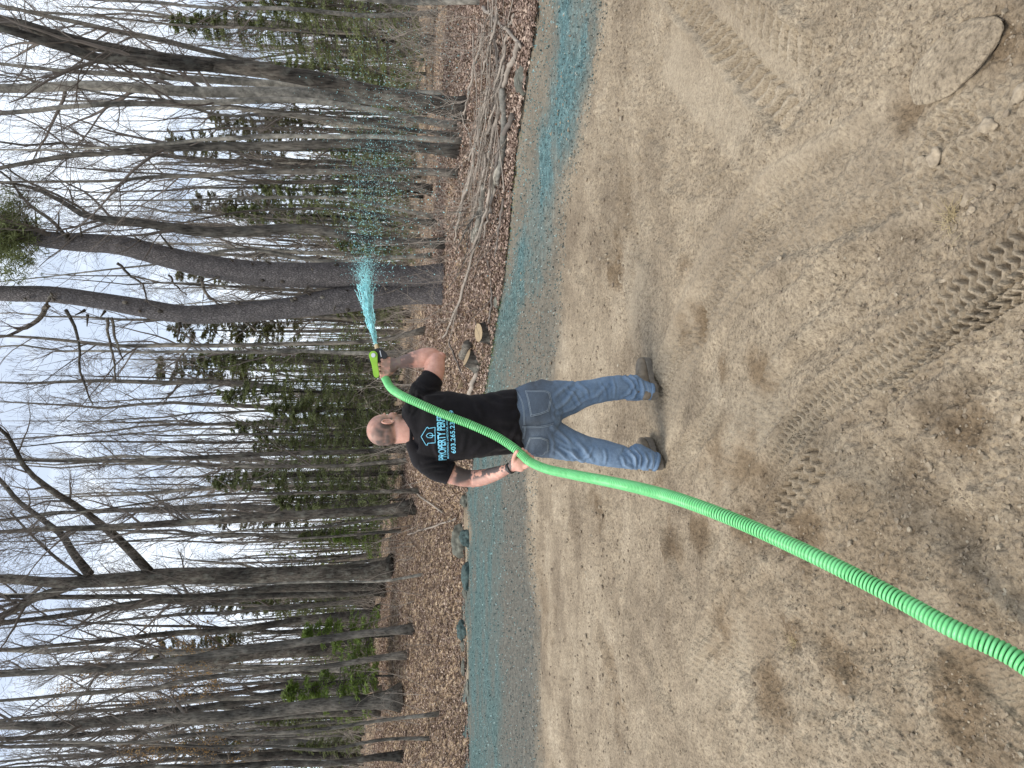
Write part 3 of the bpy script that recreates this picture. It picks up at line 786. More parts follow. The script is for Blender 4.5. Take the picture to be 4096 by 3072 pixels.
def hero(base, pts, mat, label, name='bare_tree', seed=0, grp=None, twig='twig', y0=None, crown=None, flare=1.6, S=12, ext=3.0):
    """base: (X, Y, w) where the trunk meets the ground; pts: up the trunk"""
    hit = ground_hit(base[0], base[1])
    if y0 is None: y0 = hit[1]
    path = px_path([base] + pts, y0)
    g0 = path[0].copy(); gz = float(terrain(g0[0], y0)); 
    path[0, 2] = gz - 0.1
    d = path[-1, :3] - path[-2, :3]; d = d / np.linalg.norm(d); d = d * 0.6 + np.array([0, 0, 0.4]); d /= np.linalg.norm(d)
    e1 = np.r_[path[-1, :3] + d * ext, path[-1, 3] * 0.6]; e2 = np.r_[path[-1, :3] + d * ext * 2, path[-1, 3] * 0.15]
    path = np.vstack([path, e1, e2])
    rp = resample(path, 34)
    rp[:, 3] = np.maximum(rp[:, 3], 0.012)
    jig = rp[:, 1] + 0.06 * np.sin(np.arange(34) * 0.7 + seed); rp[:, 1] = jig
    P, R = rp[:, :3] - np.array([path[0, 0], y0, gz]), rp[:, 3].copy()
    hgt = P[:, 2]
    R = R * (1 + (flare - 1) * np.exp(-np.maximum(hgt, 0) / 0.28))
    root = thing(name, (path[0, 0], y0, gz), label, 'tree', grp)
    V, Qd, T = trunk_mesh(P, R, S, seed)
    link('trunk', mk_mesh('trunk', V, Qd, T), M[mat], root)
    c = dict(n1=16, n2_=6, n3_=4, t0=0.33); c.update(crown or {})
    rmin = 0.0042 * y0 / 14
    mbc, tips = limb_crown(P, R, seed + 100, rmin=rmin, **c)
    link('crown', mbc.mesh('crown'), M[twig], root)
    return root, P, R, y0
G1 = 'bare trees of the woods'
H = [
 ('bark_dark', 'tall dark forked tree leaning left, right of the spray', (1872, 445, 95), [(1780, 425, 72), (1500, 368, 64), (1220, 315, 60), (950, 272, 56), (700, 238, 52), (520, 207, 46), (340, 178, 44), (136, 118, 42), (0, 78, 38)], dict(flare=1.25, crown=dict(n1=14, t0=.45), S=18)),
 ('bark_light', 'pale spotted trunk just behind the tall forked tree', (1822, 412, 40), [(1500, 393, 50), (1017, 368, 42), (678, 362, 40), (339, 345, 38), (0, 350, 36)], dict(y0=17.5)),
 ('bark_light', 'slim smooth grey trunk between the forked tree and the spotted one', (1800, 380, 26), [(1300, 345, 28), (983, 325, 28), (678, 312, 25), (475, 298, 22), (271, 281, 16), (0, 255, 12)], dict(y0=18.5)),
 ('bark_mid', 'slender tree bending towards the right top corner', (1780, 440, 18), [(1300, 300, 18), (1153, 275, 18), (950, 234, 20), (814, 207, 20), (610, 153, 20), (475, 125, 20), (305, 85, 18), (170, 61, 15), (0, 27, 12)], dict(y0=19)),
 ('bark_mid', 'thin dark trunk among hemlocks, third from the right picture side', (1739, 153, 16), [(1490, 135, 12), (1017, 115, 11), (678, 95, 9), (300, 60, 7)], {}),
 ('bark_light', 'thin pale trunk among hemlocks near the right picture side', (1750, 55, 18), [(1490, 60, 17), (1085, 34, 15), (800, 27, 12), (500, 5, 9)], {}),
 ('bark_light', 'pale trunk cut by the right picture side', (1930, 6, 24), [(1600, 2, 20), (1300, -10, 18), (900, -30, 14)], {}),
 ('bark_light', 'wavy pale tree with spots, right of centre', (1833, 509, 26), [(1500, 440, 22), (1200, 405, 22), (950, 402, 22), (610, 414, 21), (271, 430, 19), (0, 448, 17)], {}),
 ('bark_mid', 'twisting thin tree beside the wavy pale one', (1840, 540, 18), [(1300, 478, 14), (1085, 452, 12), (881, 460, 12), (678, 407, 10), (475, 386, 8), (200, 330, 6)], {}),
 ('bark_mid', 'straight brown tree right of the spray, bulging at mid height', (1842, 603, 44), [(1500, 577, 38), (950, 583, 36), (610, 597, 32), (434, 617, 19), (339, 612, 22), (136, 641, 19), (0, 671, 15)], dict(S=14)),
 ('bark_light', 'pale twin stem leaning over the brown bulging tree', (1856, 562, 20), [(1150, 540, 18), (950, 554, 18), (814, 562, 14), (678, 576, 12), (339, 590, 9), (0, 602, 6)], {}),
 ('bark_mid', 'trunk with dead snags between the brown tree and the pines', (1840, 697, 28), [(1500, 682, 26), (1017, 690, 21), (814, 705, 17), (610, 705, 14), (407, 722, 11), (0, 732, 8)], {}),
 ('bark_dark', 'short leaning dark trunk behind the spray', (1727, 768, 34), [(1640, 745, 30), (1400, 730, 22), (1017, 728, 12), (700, 700, 8)], {}),
 ('bark_light', 'thin pale trunk crossing the spray, left of the leaning one', (1739, 870, 16), [(1400, 800, 14), (1017, 790, 11), (746, 803, 9), (500, 800, 6)], {}),
 ('bark_dark', 'dark narrow snag behind the middle of the spray', (1746, 895, 24), [(1560, 870, 20), (1356, 838, 12), (1017, 841, 9), (678, 900, 6)], {}),
 ('bark_mid', 'curving grey tree directly right of the big pine', (1788, 972, 36), [(1490, 962, 32), (1220, 915, 38), (1017, 922, 40), (814, 928, 42), (610, 900, 34), (440, 880, 27), (339, 862, 24), (237, 800, 19), (136, 753, 14), (0, 728, 10)], dict(S=14)),
 ('bark_light', 'slim pale sapling touching the big pine on its right', (1735, 1019, 17), [(1535, 1034, 17), (1300, 1046, 17), (1017, 1000, 14), (814, 1017, 12), (600, 1060, 8)], {}),
 ('bark_mid', 'thin trunk rising just left of the pine above the nozzle', (1706, 1316, 24), [(1490, 1365, 15), (1220, 1373, 16), (881, 1383, 17), (678, 1380, 18), (475, 1383, 15), (203, 1356, 12), (0, 1343, 10)], {}),
 ('bark_dark', 'thin dark stem with side roots behind the nozzle', (1610, 1400, 22), [(1400, 1440, 9), (1017, 1450, 8), (700, 1440, 6)], {}),
 ('bark_dark', 'thin straight stem behind the raised fist', (1615, 1532, 12), [(1490, 1524, 9), (1017, 1526, 8), (600, 1510, 6)], {}),
 ('bark_dark', 'second thin stem, left of the one behind the fist', (1608, 1568, 13), [(1220, 1566, 11), (950, 1566, 9), (700, 1590, 7)], {}),
 ('bark_dark', 'thin dark stem above the man\'s right shoulder', (1600, 1640, 10), [(1490, 1672, 10), (1017, 1692, 10), (610, 1702, 8), (407, 1729, 7), (0, 1760, 6)], {}),
 ('bark_dark', 'narrow dark tree above the man\'s left shoulder', (1630, 1796, 22), [(1500, 1804, 18), (1153, 1814, 18), (814, 1828, 16), (542, 1841, 14), (271, 1845, 11), (0, 1838, 8)], {}),
 ('bark_dark', 'dark tilted trunk left of the man\'s head', (1584, 1902, 24), [(1490, 1890, 19), (1153, 1899, 13), (881, 1905, 8)], {}),
 ('bark_dark', 'thin trunk left of the dark tilted one', (1675, 1961, 18), [(1490, 1967, 14), (1153, 1973, 12), (950, 1975, 10), (678, 1999, 8), (300, 2050, 6)], {}),
 ('bark_dark', 'stout straight tree midway between man and forked oak', (1655, 2022, 48), [(1500, 2043, 38), (1153, 2062, 34), (950, 2078, 30), (678, 2095, 28), (407, 2109, 24), (203, 2116, 20), (0, 2129, 16)], dict(S=14)),
 ('bark_mid', 'slim grey sapling left of the stout straight tree', (1632, 2055, 12), [(1300, 2106, 10), (1000, 2120, 8), (700, 2150, 6)], {}),
 ('bark_mid', 'second slim sapling, nearer the forked oak', (1608, 2124, 12), [(1300, 2147, 10), (1000, 2170, 8), (700, 2165, 6)], {}),
 ('bark_light', 'thin pale sapling standing before the forked oak', (1693, 2298, 11), [(1500, 2324, 9), (1100, 2332, 8), (900, 2340, 6)], dict(crown=dict(n1=6, n2_=3, n3_=2))),
 ('bark_dark', 'dark tree right beside the forked oak, its left neighbour', (1540, 2350, 58), [(1500, 2345, 42), (1220, 2346, 36), (950, 2374, 32), (746, 2394, 30), (542, 2414, 24), (339, 2448, 22), (203, 2468, 20), (0, 2489, 17)], dict(S=14)),
 ('bark_dark', 'thin upright stem between forked oak and its dark neighbour', (1530, 2372, 20), [(1000, 2384, 20), (610, 2387, 20), (339, 2387, 20), (0, 2384, 18)], dict(y0=27)),
 ('bark_dark', 'dark tree with crooked foot, second left of the forked oak', (1520, 2452, 54), [(1450, 2462, 42), (1356, 2468, 38), (1153, 2489, 29), (950, 2516, 26), (678, 2536, 21), (407, 2563, 17), (0, 2604, 12)], dict(S=14)),
 ('bark_mid', 'grey lichen trunk with broad foot in the left woods', (1648, 2514, 32), [(1500, 2532, 30), (1290, 2556, 30), (950, 2604, 30), (746, 2638, 30), (542, 2658, 27), (271, 2685, 24), (0, 2702, 20)], {}),
 ('bark_dark', 'black trunk behind the bright green hemlock', (1492, 2577, 60), [(1288, 2597, 42), (1017, 2624, 34), (814, 2650, 26), (500, 2660, 18)], dict(S=14)),
 ('bark_mid', 'forking grey tree left of the bright green hemlock', (1632, 2622, 28), [(1500, 2634, 25), (1288, 2665, 20), (1017, 2692, 18), (746, 2720, 19), (610, 2753, 18), (407, 2770, 17), (203, 2787, 14), (0, 2800, 12)], {}),
 ('bark_dark', 'dark leaning tree in front of a bigger trunk, left woods', (1510, 2714, 64), [(1400, 2735, 44), (1288, 2753, 38), (1085, 2787, 34), (814, 2828, 28), (542, 2860, 22), (271, 2890, 16)], dict(S=14)),
 ('bark_mid', 'broad lichen spotted tree, the widest in the left woods', (1597, 2790, 78), [(1500, 2801, 57), (1288, 2821, 52), (1085, 2848, 46), (814, 2868, 42), (610, 2879, 38), (339, 2896, 35), (0, 2902, 31)], dict(S=18)),
 ('bark_dark', 'dark stem growing out beside the widest left tree', (1590, 2840, 30), [(1200, 2862, 26), (814, 2886, 24), (610, 2923, 20), (339, 2936, 20), (0, 2960, 16)], dict(y0=26)),
 ('bark_mid', 'thin sapling rising in front of the widest left tree', (1756, 2852, 16), [(1500, 2889, 14), (1288, 2916, 15), (1017, 2933, 15), (746, 2943, 14), (542, 2967, 13), (271, 2967, 11), (0, 2977, 9)], dict(crown=dict(n1=9))),
 ('bark_mid', 'thin sapling near the left picture side', (1722, 2957, 14), [(1500, 2963, 12), (1288, 2997, 12), (1017, 2987, 10), (610, 2977, 8)], dict(crown=dict(n1=9))),
 ('bark_dark', 'dark tree at the very left picture side', (1610, 3030, 34), [(1500, 3031, 26), (1288, 3052, 24), (1000, 3060, 20), (600, 3070, 15)], {}),
]
for k, (mt, lab, base, pts, kw) in enumerate(H):
    hero(base, pts, mt, lab, seed=200 + k, grp=None, twig='twig', **kw)

# big oak that forks on the left: trunk, limbs and crown
def limb(root, origin, pts, y0, dy, mat, seed, name='limb', crown=None, S=9, twig='twig'):
    path = []
    for k, (X, Y, w) in enumerate(pts):
        p = PY(X, Y, y0 + dy * k); D = float(np.dot(p - CAM, FWD)); path.append([*(p - origin), w / 4 / FPX * D / 2])
    rp = resample(np.array(path), 18)
    V, Qd, T = trunk_mesh(rp[:, :3], np.maximum(rp[:, 3], .008), S, seed)
    lo = link(name, mk_mesh(name, V, Qd, T), M[mat], root)
    c = dict(n1=9, n2_=5, n3_=4, t0=0.3, len1=(1.0, 3.0)); c.update(crown or {})
    mbc, _ = limb_crown(rp[:, :3], rp[:, 3], seed + 9, rmin=0.0045 * y0 / 14, **c)
    link('twigs', mbc.mesh('twigs'), M[twig], lo)
r28, P28, R28, y28 = hero((1572, 2266, 74), [(1500, 2285, 62), (1017, 2300, 64), (678, 2305, 64), (475, 2318, 56), (339, 2326, 50), (203, 2332, 42), (0, 2315, 34)], 'bark_dark',
                          'great dark oak on the left whose thick limbs fork over the man', seed=301, S=20, crown=dict(n1=6, t0=.6))
o28 = np.array(r28.location)
limb(r28, o28, [(600, 2290, 38), (508, 2190, 34), (434, 2122, 32), (312, 2028, 26), (203, 1960, 24), (102, 1872, 20), (40, 1756, 16), (0, 1716, 14), (-150, 1560, 9)], y28, -0.25, 'bark_dark', 311)
limb(r28, o28, [(360, 2300, 38), (292, 2211, 30), (251, 2143, 28), (183, 2089, 22), (129, 2048, 20), (68, 2000, 18), (0, 1919, 16), (-120, 1800, 9)], y28, 0.2, 'bark_dark', 312)
limb(r28, o28, [(330, 2326, 40), (237, 2360, 36), (136, 2394, 32), (68, 2434, 30), (0, 2468, 26), (-150, 2560, 14)], y28, 0.1, 'bark_dark', 313)
limb(r28, o28, [(330, 2310, 14), (224, 2231, 12), (136, 2150, 10), (40, 2048, 8)], y28, 0.3, 'bark_dark', 314)
# second fork stem of the tall tree on the right
r1 = [o for o in COL.objects if o.get('label', '').startswith('tall dark forked')][0]
o1 = np.array(r1.location)
limb(r1, o1, [(880, 262, 40), (740, 262, 44), (560, 240, 46), (380, 232, 44), (300, 200, 38), (203, 175, 36), (102, 140, 34), (0, 112, 28), (-200, 40, 14)], o1[1], -0.08, 'bark_dark', 315)

# double-stemmed pine in the middle
def pine():
    hit = ground_hit(1770, 1140); y0 = hit[1]
    gz = float(terrain(hit[0], y0)); org = np.array([hit[0], y0, gz])
    root = thing('pine_tree', org, 'big grey pine with two scaly stems rising behind the spray', 'tree')
    stems = [([(1800, 1108, 118), (1740, 1105, 98), (1640, 1112, 92), (1490, 1100, 98), (1220, 1100, 101), (1017, 1092, 99), (814, 1062, 91), (678, 1030, 83), (475, 980, 76), (300, 968, 71), (136, 950, 62), (60, 925, 52), (0, 905, 42), (-200, 850, 30)], .0),
             ([(1790, 1165, 112), (1700, 1172, 88), (1600, 1178, 84), (1490, 1188, 98), (1356, 1200, 104), (1153, 1231, 85), (950, 1248, 82), (746, 1258, 75), (542, 1227, 72), (407, 1204, 66), (203, 1177, 64), (0, 1172, 60), (-300, 1150, 48)], .0)]
    out = []
    for s, (pts, dd) in enumerate(stems):
        path = px_path(pts, y0); path[0, 2] = gz - 0.1
        path[:, :3] -= org
        path[:, 1] += s * 0.05
        rp = resample(path, 70)
        V, Qd, T = trunk_mesh(rp[:, :3], rp[:, 3], 28, 400 + s, lump=0.05)
        link('trunk', mk_mesh('trunk', V, Qd, T), M['pine_bark'], root)
        out.append(rp)
    # broken stubs and dead boughs
    stubs = [(0, 1260, 1107, 1245, 1070), (0, 1230, 1150, 1205, 1180), (0, 1015, 1070, 1005, 1050), (0, 940, 1050, 920, 1035), (0, 690, 1000, 615, 905), (0, 560, 965, 520, 935), (0, 325, 960, 318, 893),
             (0, 280, 950, 262, 912), (0, 225, 945, 235, 845), (0, 150, 935, 140, 840), (0, 120, 930, 105, 880), (0, 890, 1100, 810, 1130), (0, 1090, 1060, 1060, 1045),
             (1, 1545, 1165, 1540, 1150), (1, 1345, 1215, 1335, 1245), (1, 720, 1290, 708, 1365), (1, 340, 1240, 300, 1260), (1, 420, 1245, 400, 1270), (1, 350, 1260, 348, 1305), (1, 215, 1200, 205, 1190),
             (1, 1240, 1180, 1220, 1168), (1, 560, 1245, 555, 1240), (1, 100, 1200, 95, 1192), (1, 1390, 1165, 1380, 1158)]
    for (s, X, Y, X2, Y2) in stubs:
        a = PY(X, Y, y0 - 0.12) - org; b = PY(X2, Y2, y0 - 0.34) - org
        mid = (a + b) / 2 + rng.normal(0, .01, 3)
        V, Qd, T = trunk_mesh(resample(np.array([a, mid, b]), 5), np.array([.035, .026, .02, .015, .011]), 7, 30, lump=.15)
        link('branch_stub', mk_mesh('branch_stub', V, Qd, T), M['bark_dark'], root)
    # knots
    for s, X, Y in ((0, 1200, 1110), (0, 1130, 1125), (0, 1050, 1120), (0, 1345, 1060), (0, 1400, 1095), (1, 1290, 1190), (1, 1180, 1195), (1, 1090, 1290), (1, 950, 1210), (1, 1390, 1240), (1, 640, 1245), (1, 500, 1210), (1, 1170, 1200)):
        c = PY(X, Y, y0 - 0.21) - org
        Vk, Tk = ico(1)
        me = mk_mesh('knot', Vk * np.array([.04, .035, .05]) * (1 + .3 * rng.random((len(Vk), 1))), T=Tk)
        link('knot', me, M['bark_dark'], root, loc=c)
    # long dead branches
    dead = [([(205, 1170, 10), (180, 1240, 12)], 0), ([(195, 1215, 22), (140, 1290, 18), (60, 1330, 14), (0, 1350, 10)], 0), ([(262, 1240, 14), (300, 1310, 12), (318, 1400, 10), (325, 1500, 9), (350, 1570, 7), (375, 1620, 4)], 0),
            ([(430, 1270, 14), (435, 1330, 11), (445, 1400, 9), (462, 1480, 8), (460, 1530, 5)], 0), ([(445, 1270, 12), (470, 1380, 9), (495, 1440, 5)], 0), ([(470, 1050, 12), (520, 1100, 10), (570, 1140, 8), (590, 1210, 5)], 0),
            ([(810, 1110, 14), (815, 1160, 12), (850, 1200, 9), (880, 1220, 6)], 0), ([(680, 1100, 10), (700, 1140, 8), (745, 1180, 5)], 0), ([(980, 1290, 10), (1050, 1340, 7), (1120, 1380, 4)], 0),
            ([(280, 960, 16), (200, 880, 14), (120, 820, 11), (20, 700, 8), (-80, 640, 5)], 0), ([(345, 850, 12), (250, 790, 10), (100, 720, 8), (0, 650, 6)], 0)]
    for k, (pts, _) in enumerate(dead):
        path = px_path(pts, y0 - 0.2, -0.06); path[:, :3] -= org
        rp = resample(path, 12); rp[:, :3] += rng.normal(0, .012, (12, 3))
        V, Qd, T = trunk_mesh(rp[:, :3], np.maximum(rp[:, 3], .006), 6, 31 + k, lump=.1)
        bo = link('dead_branch', mk_mesh('dead_branch', V, Qd, T), M['bark_dark'], root)
        if len(pts) > 3:
            mbc, _ = limb_crown(rp[:, :3], rp[:, 3], 450 + k, n1=6, n2_=2, n3_=0, t0=.3, len1=(.3, 1.0), up=0, rmin=.004)
            link('twigs', mbc.mesh('twigs'), M['twig'], bo)
    # the living green top of the nearer stem
    mb = MB(); r_ = np.random.default_rng(5)
    c0 = PY(30, 940, y0 - .2) - org
    fans(mb, c0 + r_.normal(0, 1, (520, 3)) * np.array([.42, .4, .30]), r_, 0.16, 0.010, 14)
    link('needles', mb.mesh('needles', False), M['hemlock'], root)
    mbc, _ = limb_crown(out[0][-30:, :3], out[0][-30:, 3], 460, n1=8, n2_=4, n3_=3, t0=.5, len1=(.8, 2), rmin=.005)
    link('crown', mbc.mesh('crown'), M['twig'], root)
def fans(mb, C, r_, length, width, per, down=0.0):
    """tufts of narrow needle blades at the points C"""
    n = len(C) * per
    c = np.repeat(C, per, 0) + r_.normal(0, length * 0.25, (n, 3))
    d = nrm(r_.standard_normal((n, 3)) + np.array([0, 0, -down])); s = nrm(np.cross(d, r_.standard_normal((n, 3))))
    L_ = length * r_.uniform(.6, 1.3, (n, 1)); w = width * r_.uniform(.6, 1.4, (n, 1))
    P = np.stack([c - s * w, c + s * w, c + d * L_], 1)
    mb.add(P.reshape(-1, 3), T=np.arange(n * 3).reshape(-1, 3))
pine()

# ---- background trees: ten bare kinds, copied one by one
def bare_variant(seed, h, r0, fork):
    r_ = np.random.default_rng(seed)
    K = 14
    P = np.zeros((K, 3)); P[:, 2] = np.linspace(-0.2, h, K)
    w = np.cumsum(r_.normal(0, 0.10, (K, 2)), 0); w[:1] = 0; P[:, :2] = w
    P[:, 0] += r_.normal(0, .02) * P[:, 2]
    R = r0 * (1 - 0.85 * np.linspace(0, 1, K) ** 1.1); R[0] *= 1.35
    V, Qd, T = trunk_mesh(P, R, 8, seed)
    tr = mk_mesh('trunk', V, Qd, T)
    mbc, tips = limb_crown(P, R, seed, n1=20, n2_=6, n3_=3, t0=.22, len1=(1.3, 3.6), up=.14, rmin=.0075, ang=(.4, .95), thr=1.0)
    cr_ = mbc.mesh('crown')
    return tr, cr_
BV = [bare_variant(500 + k, [17, 19, 15, 21, 18, 14, 20, 16, 22, 18][k], [.11, .15, .08, .19, .13, .07, .16, .10, .20, .12][k], 0) for k in range(10)]
cnt = 0
r_ = np.random.default_rng(99)
taken = []; BT = []
n_bt = 235
for k in range(n_bt):
    for _ in range(30):
        yy = 25 + 50 * r_.random() ** 0.85; a = r_.uniform(-.68, .68)
        if k % 7 == 0: a = r_.uniform(-.9, .9)
        xx = a * yy
        if yy - float(y_edge(a)) < 5: continue
        if all((xx - p[0]) ** 2 + (yy - p[1]) ** 2 > 1.5 for p in taken): break
    taken.append((xx, yy))
    v = int(r_.integers(0, 10)) if yy > 36 else int(r_.choice([2, 5, 7, 0])); tr, cr_ = BV[v]
    far = yy > 42
    light = r_.random() < 0.38
    lab_ = ('slender ' if v in (2, 5, 7, 0) else 'stout ' if v in (3, 8) else '') + ('pale grey' if light else 'dark'); lab = lab_; BT.append([lab_, far, xx / yy, yy])
    root = thing('bare_tree', (xx, yy, float(terrain(xx, yy))), lab, 'tree', 'bare trees further back in the woods', rz=r_.uniform(0, 6.28)); BT[-1].append(root)
    root.rotation_euler[0] = r_.normal(0, .035); root.rotation_euler[1] = r_.normal(0, .035)
    s = r_.uniform(.8, 1.2); root.scale = (s, s, s * r_.uniform(.9, 1.1)) if yy > 36 else (s * .75, s * .75, s)
    o = link('trunk', tr, None, root)
    mats = M['bark_light'] if light else (M['bark_mid'] if r_.random() < .5 else M['bark_dark'])
    if len(tr.materials) == 0: tr.materials.append(M['bark_mid'])
    if len(cr_.materials) == 0: cr_.materials.append(M['twig'])
    o.material_slots[0].link = 'OBJECT'; o.material_slots[0].material = mats
    o2 = link('crown', cr_, None, root)
    o2.material_slots[0].link = 'OBJECT'; o2.material_slots[0].material = M['twig_light'] if light and r_.random() < .7 else M['twig']

LMK = [(-60, 'at the right picture side'), (153, 'near the third thin right trunk'), (300, 'near the tall forked tree'), (440, 'near the wavy pale tree'), (597, 'near the brown bulging tree'), (700, 'near the trunk with snags'), (840, 'behind the middle of the spray'),
       (960, 'near the curving grey tree'), (1080, 'near the pine\'s right stem'), (1215, 'near the pine\'s left stem'), (1370, 'above the spray gun'), (1550, 'above the raised arm'), (1710, 'above the man\'s head'), (1860, 'above the man\'s left shoulder'), (1990, 'left of the man'),
       (2080, 'near the stout straight tree'), (2200, 'right of the forked oak'), (2310, 'near the forked oak'), (2420, 'left of the forked oak'), (2530, 'near the tree with crooked foot'), (2620, 'near the bright green hemlocks'), (2740, 'near the dark leaning left tree'), (2860, 'near the widest left tree'), (2960, 'between widest tree and left picture side'), (3080, 'at the left picture side')]
ORD = ['nearest', 'second nearest', 'third nearest', 'fourth nearest', 'fifth nearest', 'sixth nearest', 'seventh nearest', 'eighth nearest', 'ninth nearest', 'tenth nearest', 'eleventh nearest', 'twelfth nearest', 'thirteenth nearest', 'fourteenth nearest', 'fifteenth nearest', 'sixteenth nearest']
zones = {}
for rec in BT:
    Yp = 3072 - 4 * (384 + rec[2] * FPX / math.cos(PITCH)); j = int(np.argmin([abs(Yp - l[0]) for l in LMK])); zones.setdefault((rec[0], j), []).append(rec)
for (look, j), recs in zones.items():
    recs.sort(key=lambda t: t[3])
    for i, rec in enumerate(recs):
        rec[4]['label'] = f'{look} bare background tree ' + LMK[j][1] + ('' if len(recs) == 1 else f', {ORD[min(i, 15)]}')

# ---- hemlocks and far pines
def conifer_variant(seed, h, rad, n_b, droop, per, leaf_l, leaf_w, t0=0.1, topr=0.12):
    r_ = np.random.default_rng(seed)
    K = 10; P = np.zeros((K, 3)); P[:, 2] = np.linspace(-.2, h, K); P[:, :2] += np.cumsum(r_.normal(0, .04, (K, 2)), 0) * (np.arange(K) > 0)[:, None]
    R = 0.011 * h * (1 - .88 * np.linspace(0, 1, K))
    V, Qd, T = trunk_mesh(P, R, 8, seed)
    tr = mk_mesh('trunk', V, Qd, T)
    f = t0 + (1 - t0) * r_.random(n_b) ** 0.9
    z = f * h * .98; th = r_.uniform(0, 6.283, n_b)
    L_ = rad * (topr + (1 - topr) * (1 - f)) * r_.uniform(.55, 1.15, n_b)
    J = 7; t = np.linspace(0, 1, J)
    bx = np.interp(z, P[:, 2], P[:, 0]); by = np.interp(z, P[:, 2], P[:, 1])
    BP = np.empty((n_b, J, 3))
    BP[:, :, 0] = bx[:, None] + np.cos(th)[:, None] * L_[:, None] * t
    BP[:, :, 1] = by[:, None] + np.sin(th)[:, None] * L_[:, None] * t
    BP[:, :, 2] = z[:, None] + L_[:, None] * (0.15 * t - droop * t ** 2) + r_.normal(0, .02, (n_b, J))
    BR = np.maximum(.02 * (1 - .8 * t)[None] * (L_[:, None] / rad + .3), .006)
    mbb = MB(); mbb.add(*tubes(BP, BR, 4))
    br = mbb.mesh('branches')
    n = n_b * per
    bi = np.repeat(np.arange(n_b), per); tt = (.15 + .85 * r_.random(n) ** .8) * (J - 1); k0 = np.clip(tt.astype(int), 0, J - 2); ff = (tt - k0)[:, None]
    c = BP[bi, k0] * (1 - ff) + BP[bi, k0 + 1] * ff
    tang = nrm(BP[bi, -1] - BP[bi, 0]); side = nrm(np.cross(tang, np.array([0, 0, 1.0])))
    sg = r_.choice([-1, 1], n)[:, None]
    off = sg * side * (r_.random(n)[:, None] ** .7) * .22 * L_[bi][:, None] * (1.1 - tt[:, None] / (J - 1) * .7)
    c = c + off + np.array([0, 0, -1]) * np.abs(off).sum(1, keepdims=True) * .28 + r_.normal(0, .03, (n, 3))
    d = nrm(tang * .7 + sg * side * .7 + r_.normal(0, .35, (n, 3)) + np.array([0, 0, -.25])); s = nrm(np.cross(d, np.array([0, 0, 1.0]) + r_.normal(0, .5, (n, 3))))
    ll = leaf_l * r_.uniform(.6, 1.3, (n, 1)); ww = leaf_w * r_.uniform(.6, 1.4, (n, 1))
    Pn = np.stack([c - d * ll * .2, c + s * ww + d * ll * .3, c + d * ll, c - s * ww + d * ll * .3], 1)
    lf = mk_mesh('foliage', Pn.reshape(-1, 3), np.arange(n * 4).reshape(-1, 4), smooth=False)
    return tr, br, lf
CV = [conifer_variant(600, 9.5, 2.6, 190, .32, 85, .13, .020), conifer_variant(601, 7.5, 2.3, 160, .36, 85, .13, .020), conifer_variant(602, 12, 3.0, 220, .30, 85, .14, .021)]
PV = [conifer_variant(610, 19, 3.0, 95, -.1, 80, .30, .05, t0=.45, topr=.3), conifer_variant(611, 22, 3.4, 100, -.05, 80, .32, .05, t0=.5, topr=.3)]
BVV = conifer_variant(620, 3.2, 1.5, 60, .25, 90, .12, .016, t0=.15)
def put_conifer(var, X, Y, y0, s, needle, label, name, grp, rz, bark='bark_dark'):
    """X: picture column of the trunk line, at distance y0"""
    r = ray(X, Y); p = CAM + r * (y0 / r[1]); xx = p[0]
    root = thing(name, (xx, y0, float(terrain(xx, y0))), label, 'tree', grp, rz)
    root.scale = (s, s, s)
    for nm, me, mt in zip(('trunk', 'branches', 'foliage'), var, (M[bark], M['twig'], M[needle])):
        if len(me.materials) == 0: me.materials.append(mt)
        o = link(nm, me, None, root); o.material_slots[0].link = 'OBJECT'; o.material_slots[0].material = mt
HC = [(120, 30, 1.1, 2, 'dark hemlock behind the right hand trunks, rightmost of its row'), (330, 28, .8, 1, 'short hemlock showing behind the tall forked tree'), (0, 27, 1.0, 0, 'hemlock cut off by the right picture side'),
      (250, 34, 1.0, 0, 'hemlock between the forked tree and the right picture side'), (560, 33, .9, 1, 'dark hemlock behind the brown bulging tree'), (760, 31, .95, 0, 'dark hemlock behind the spray, left of the trunk with snags'),
      (860, 34, .95, 2, 'hemlock behind the middle of the spray'), (970, 29, .6, 1, 'small hemlock behind the curving grey tree'), (1440, 30, .9, 2, 'tall feathery hemlock behind the nozzle'),
      (1560, 31, 1.05, 0, 'feathery hemlock behind the raised arm'), (1640, 29, .95, 1, 'hemlock behind the man\'s right shoulder'), (1790, 29, .62, 2, 'hemlock right above the man\'s head'), (1900, 27, .95, 0, 'hemlock left of the man\'s head'),
      (2010, 26, .8, 1, 'hemlock beside the stout straight tree'), (1730, 33, 1.0, 0, 'hemlock deeper in the woods above the man'), (2160, 40, .8, 1, 'low hemlock right of the forked oak'),
      (2420, 48, .9, 2, 'distant hemlock between the dark trees on the left'), (2900, 40, .8, 0, 'distant hemlock behind the widest left tree'), (3010, 36, .6, 1, 'small hemlock near the left picture side'), (1230, 38, .8, 1, 'hemlock glimpsed behind the pine\'s left stem')]
for k, (Y, y0, s, v, lab) in enumerate(HC):
    put_conifer(CV[v], 1000, Y, y0, s * .8, 'hemlock', lab, 'hemlock_tree', 'hemlocks in the woods', k * 2.1)
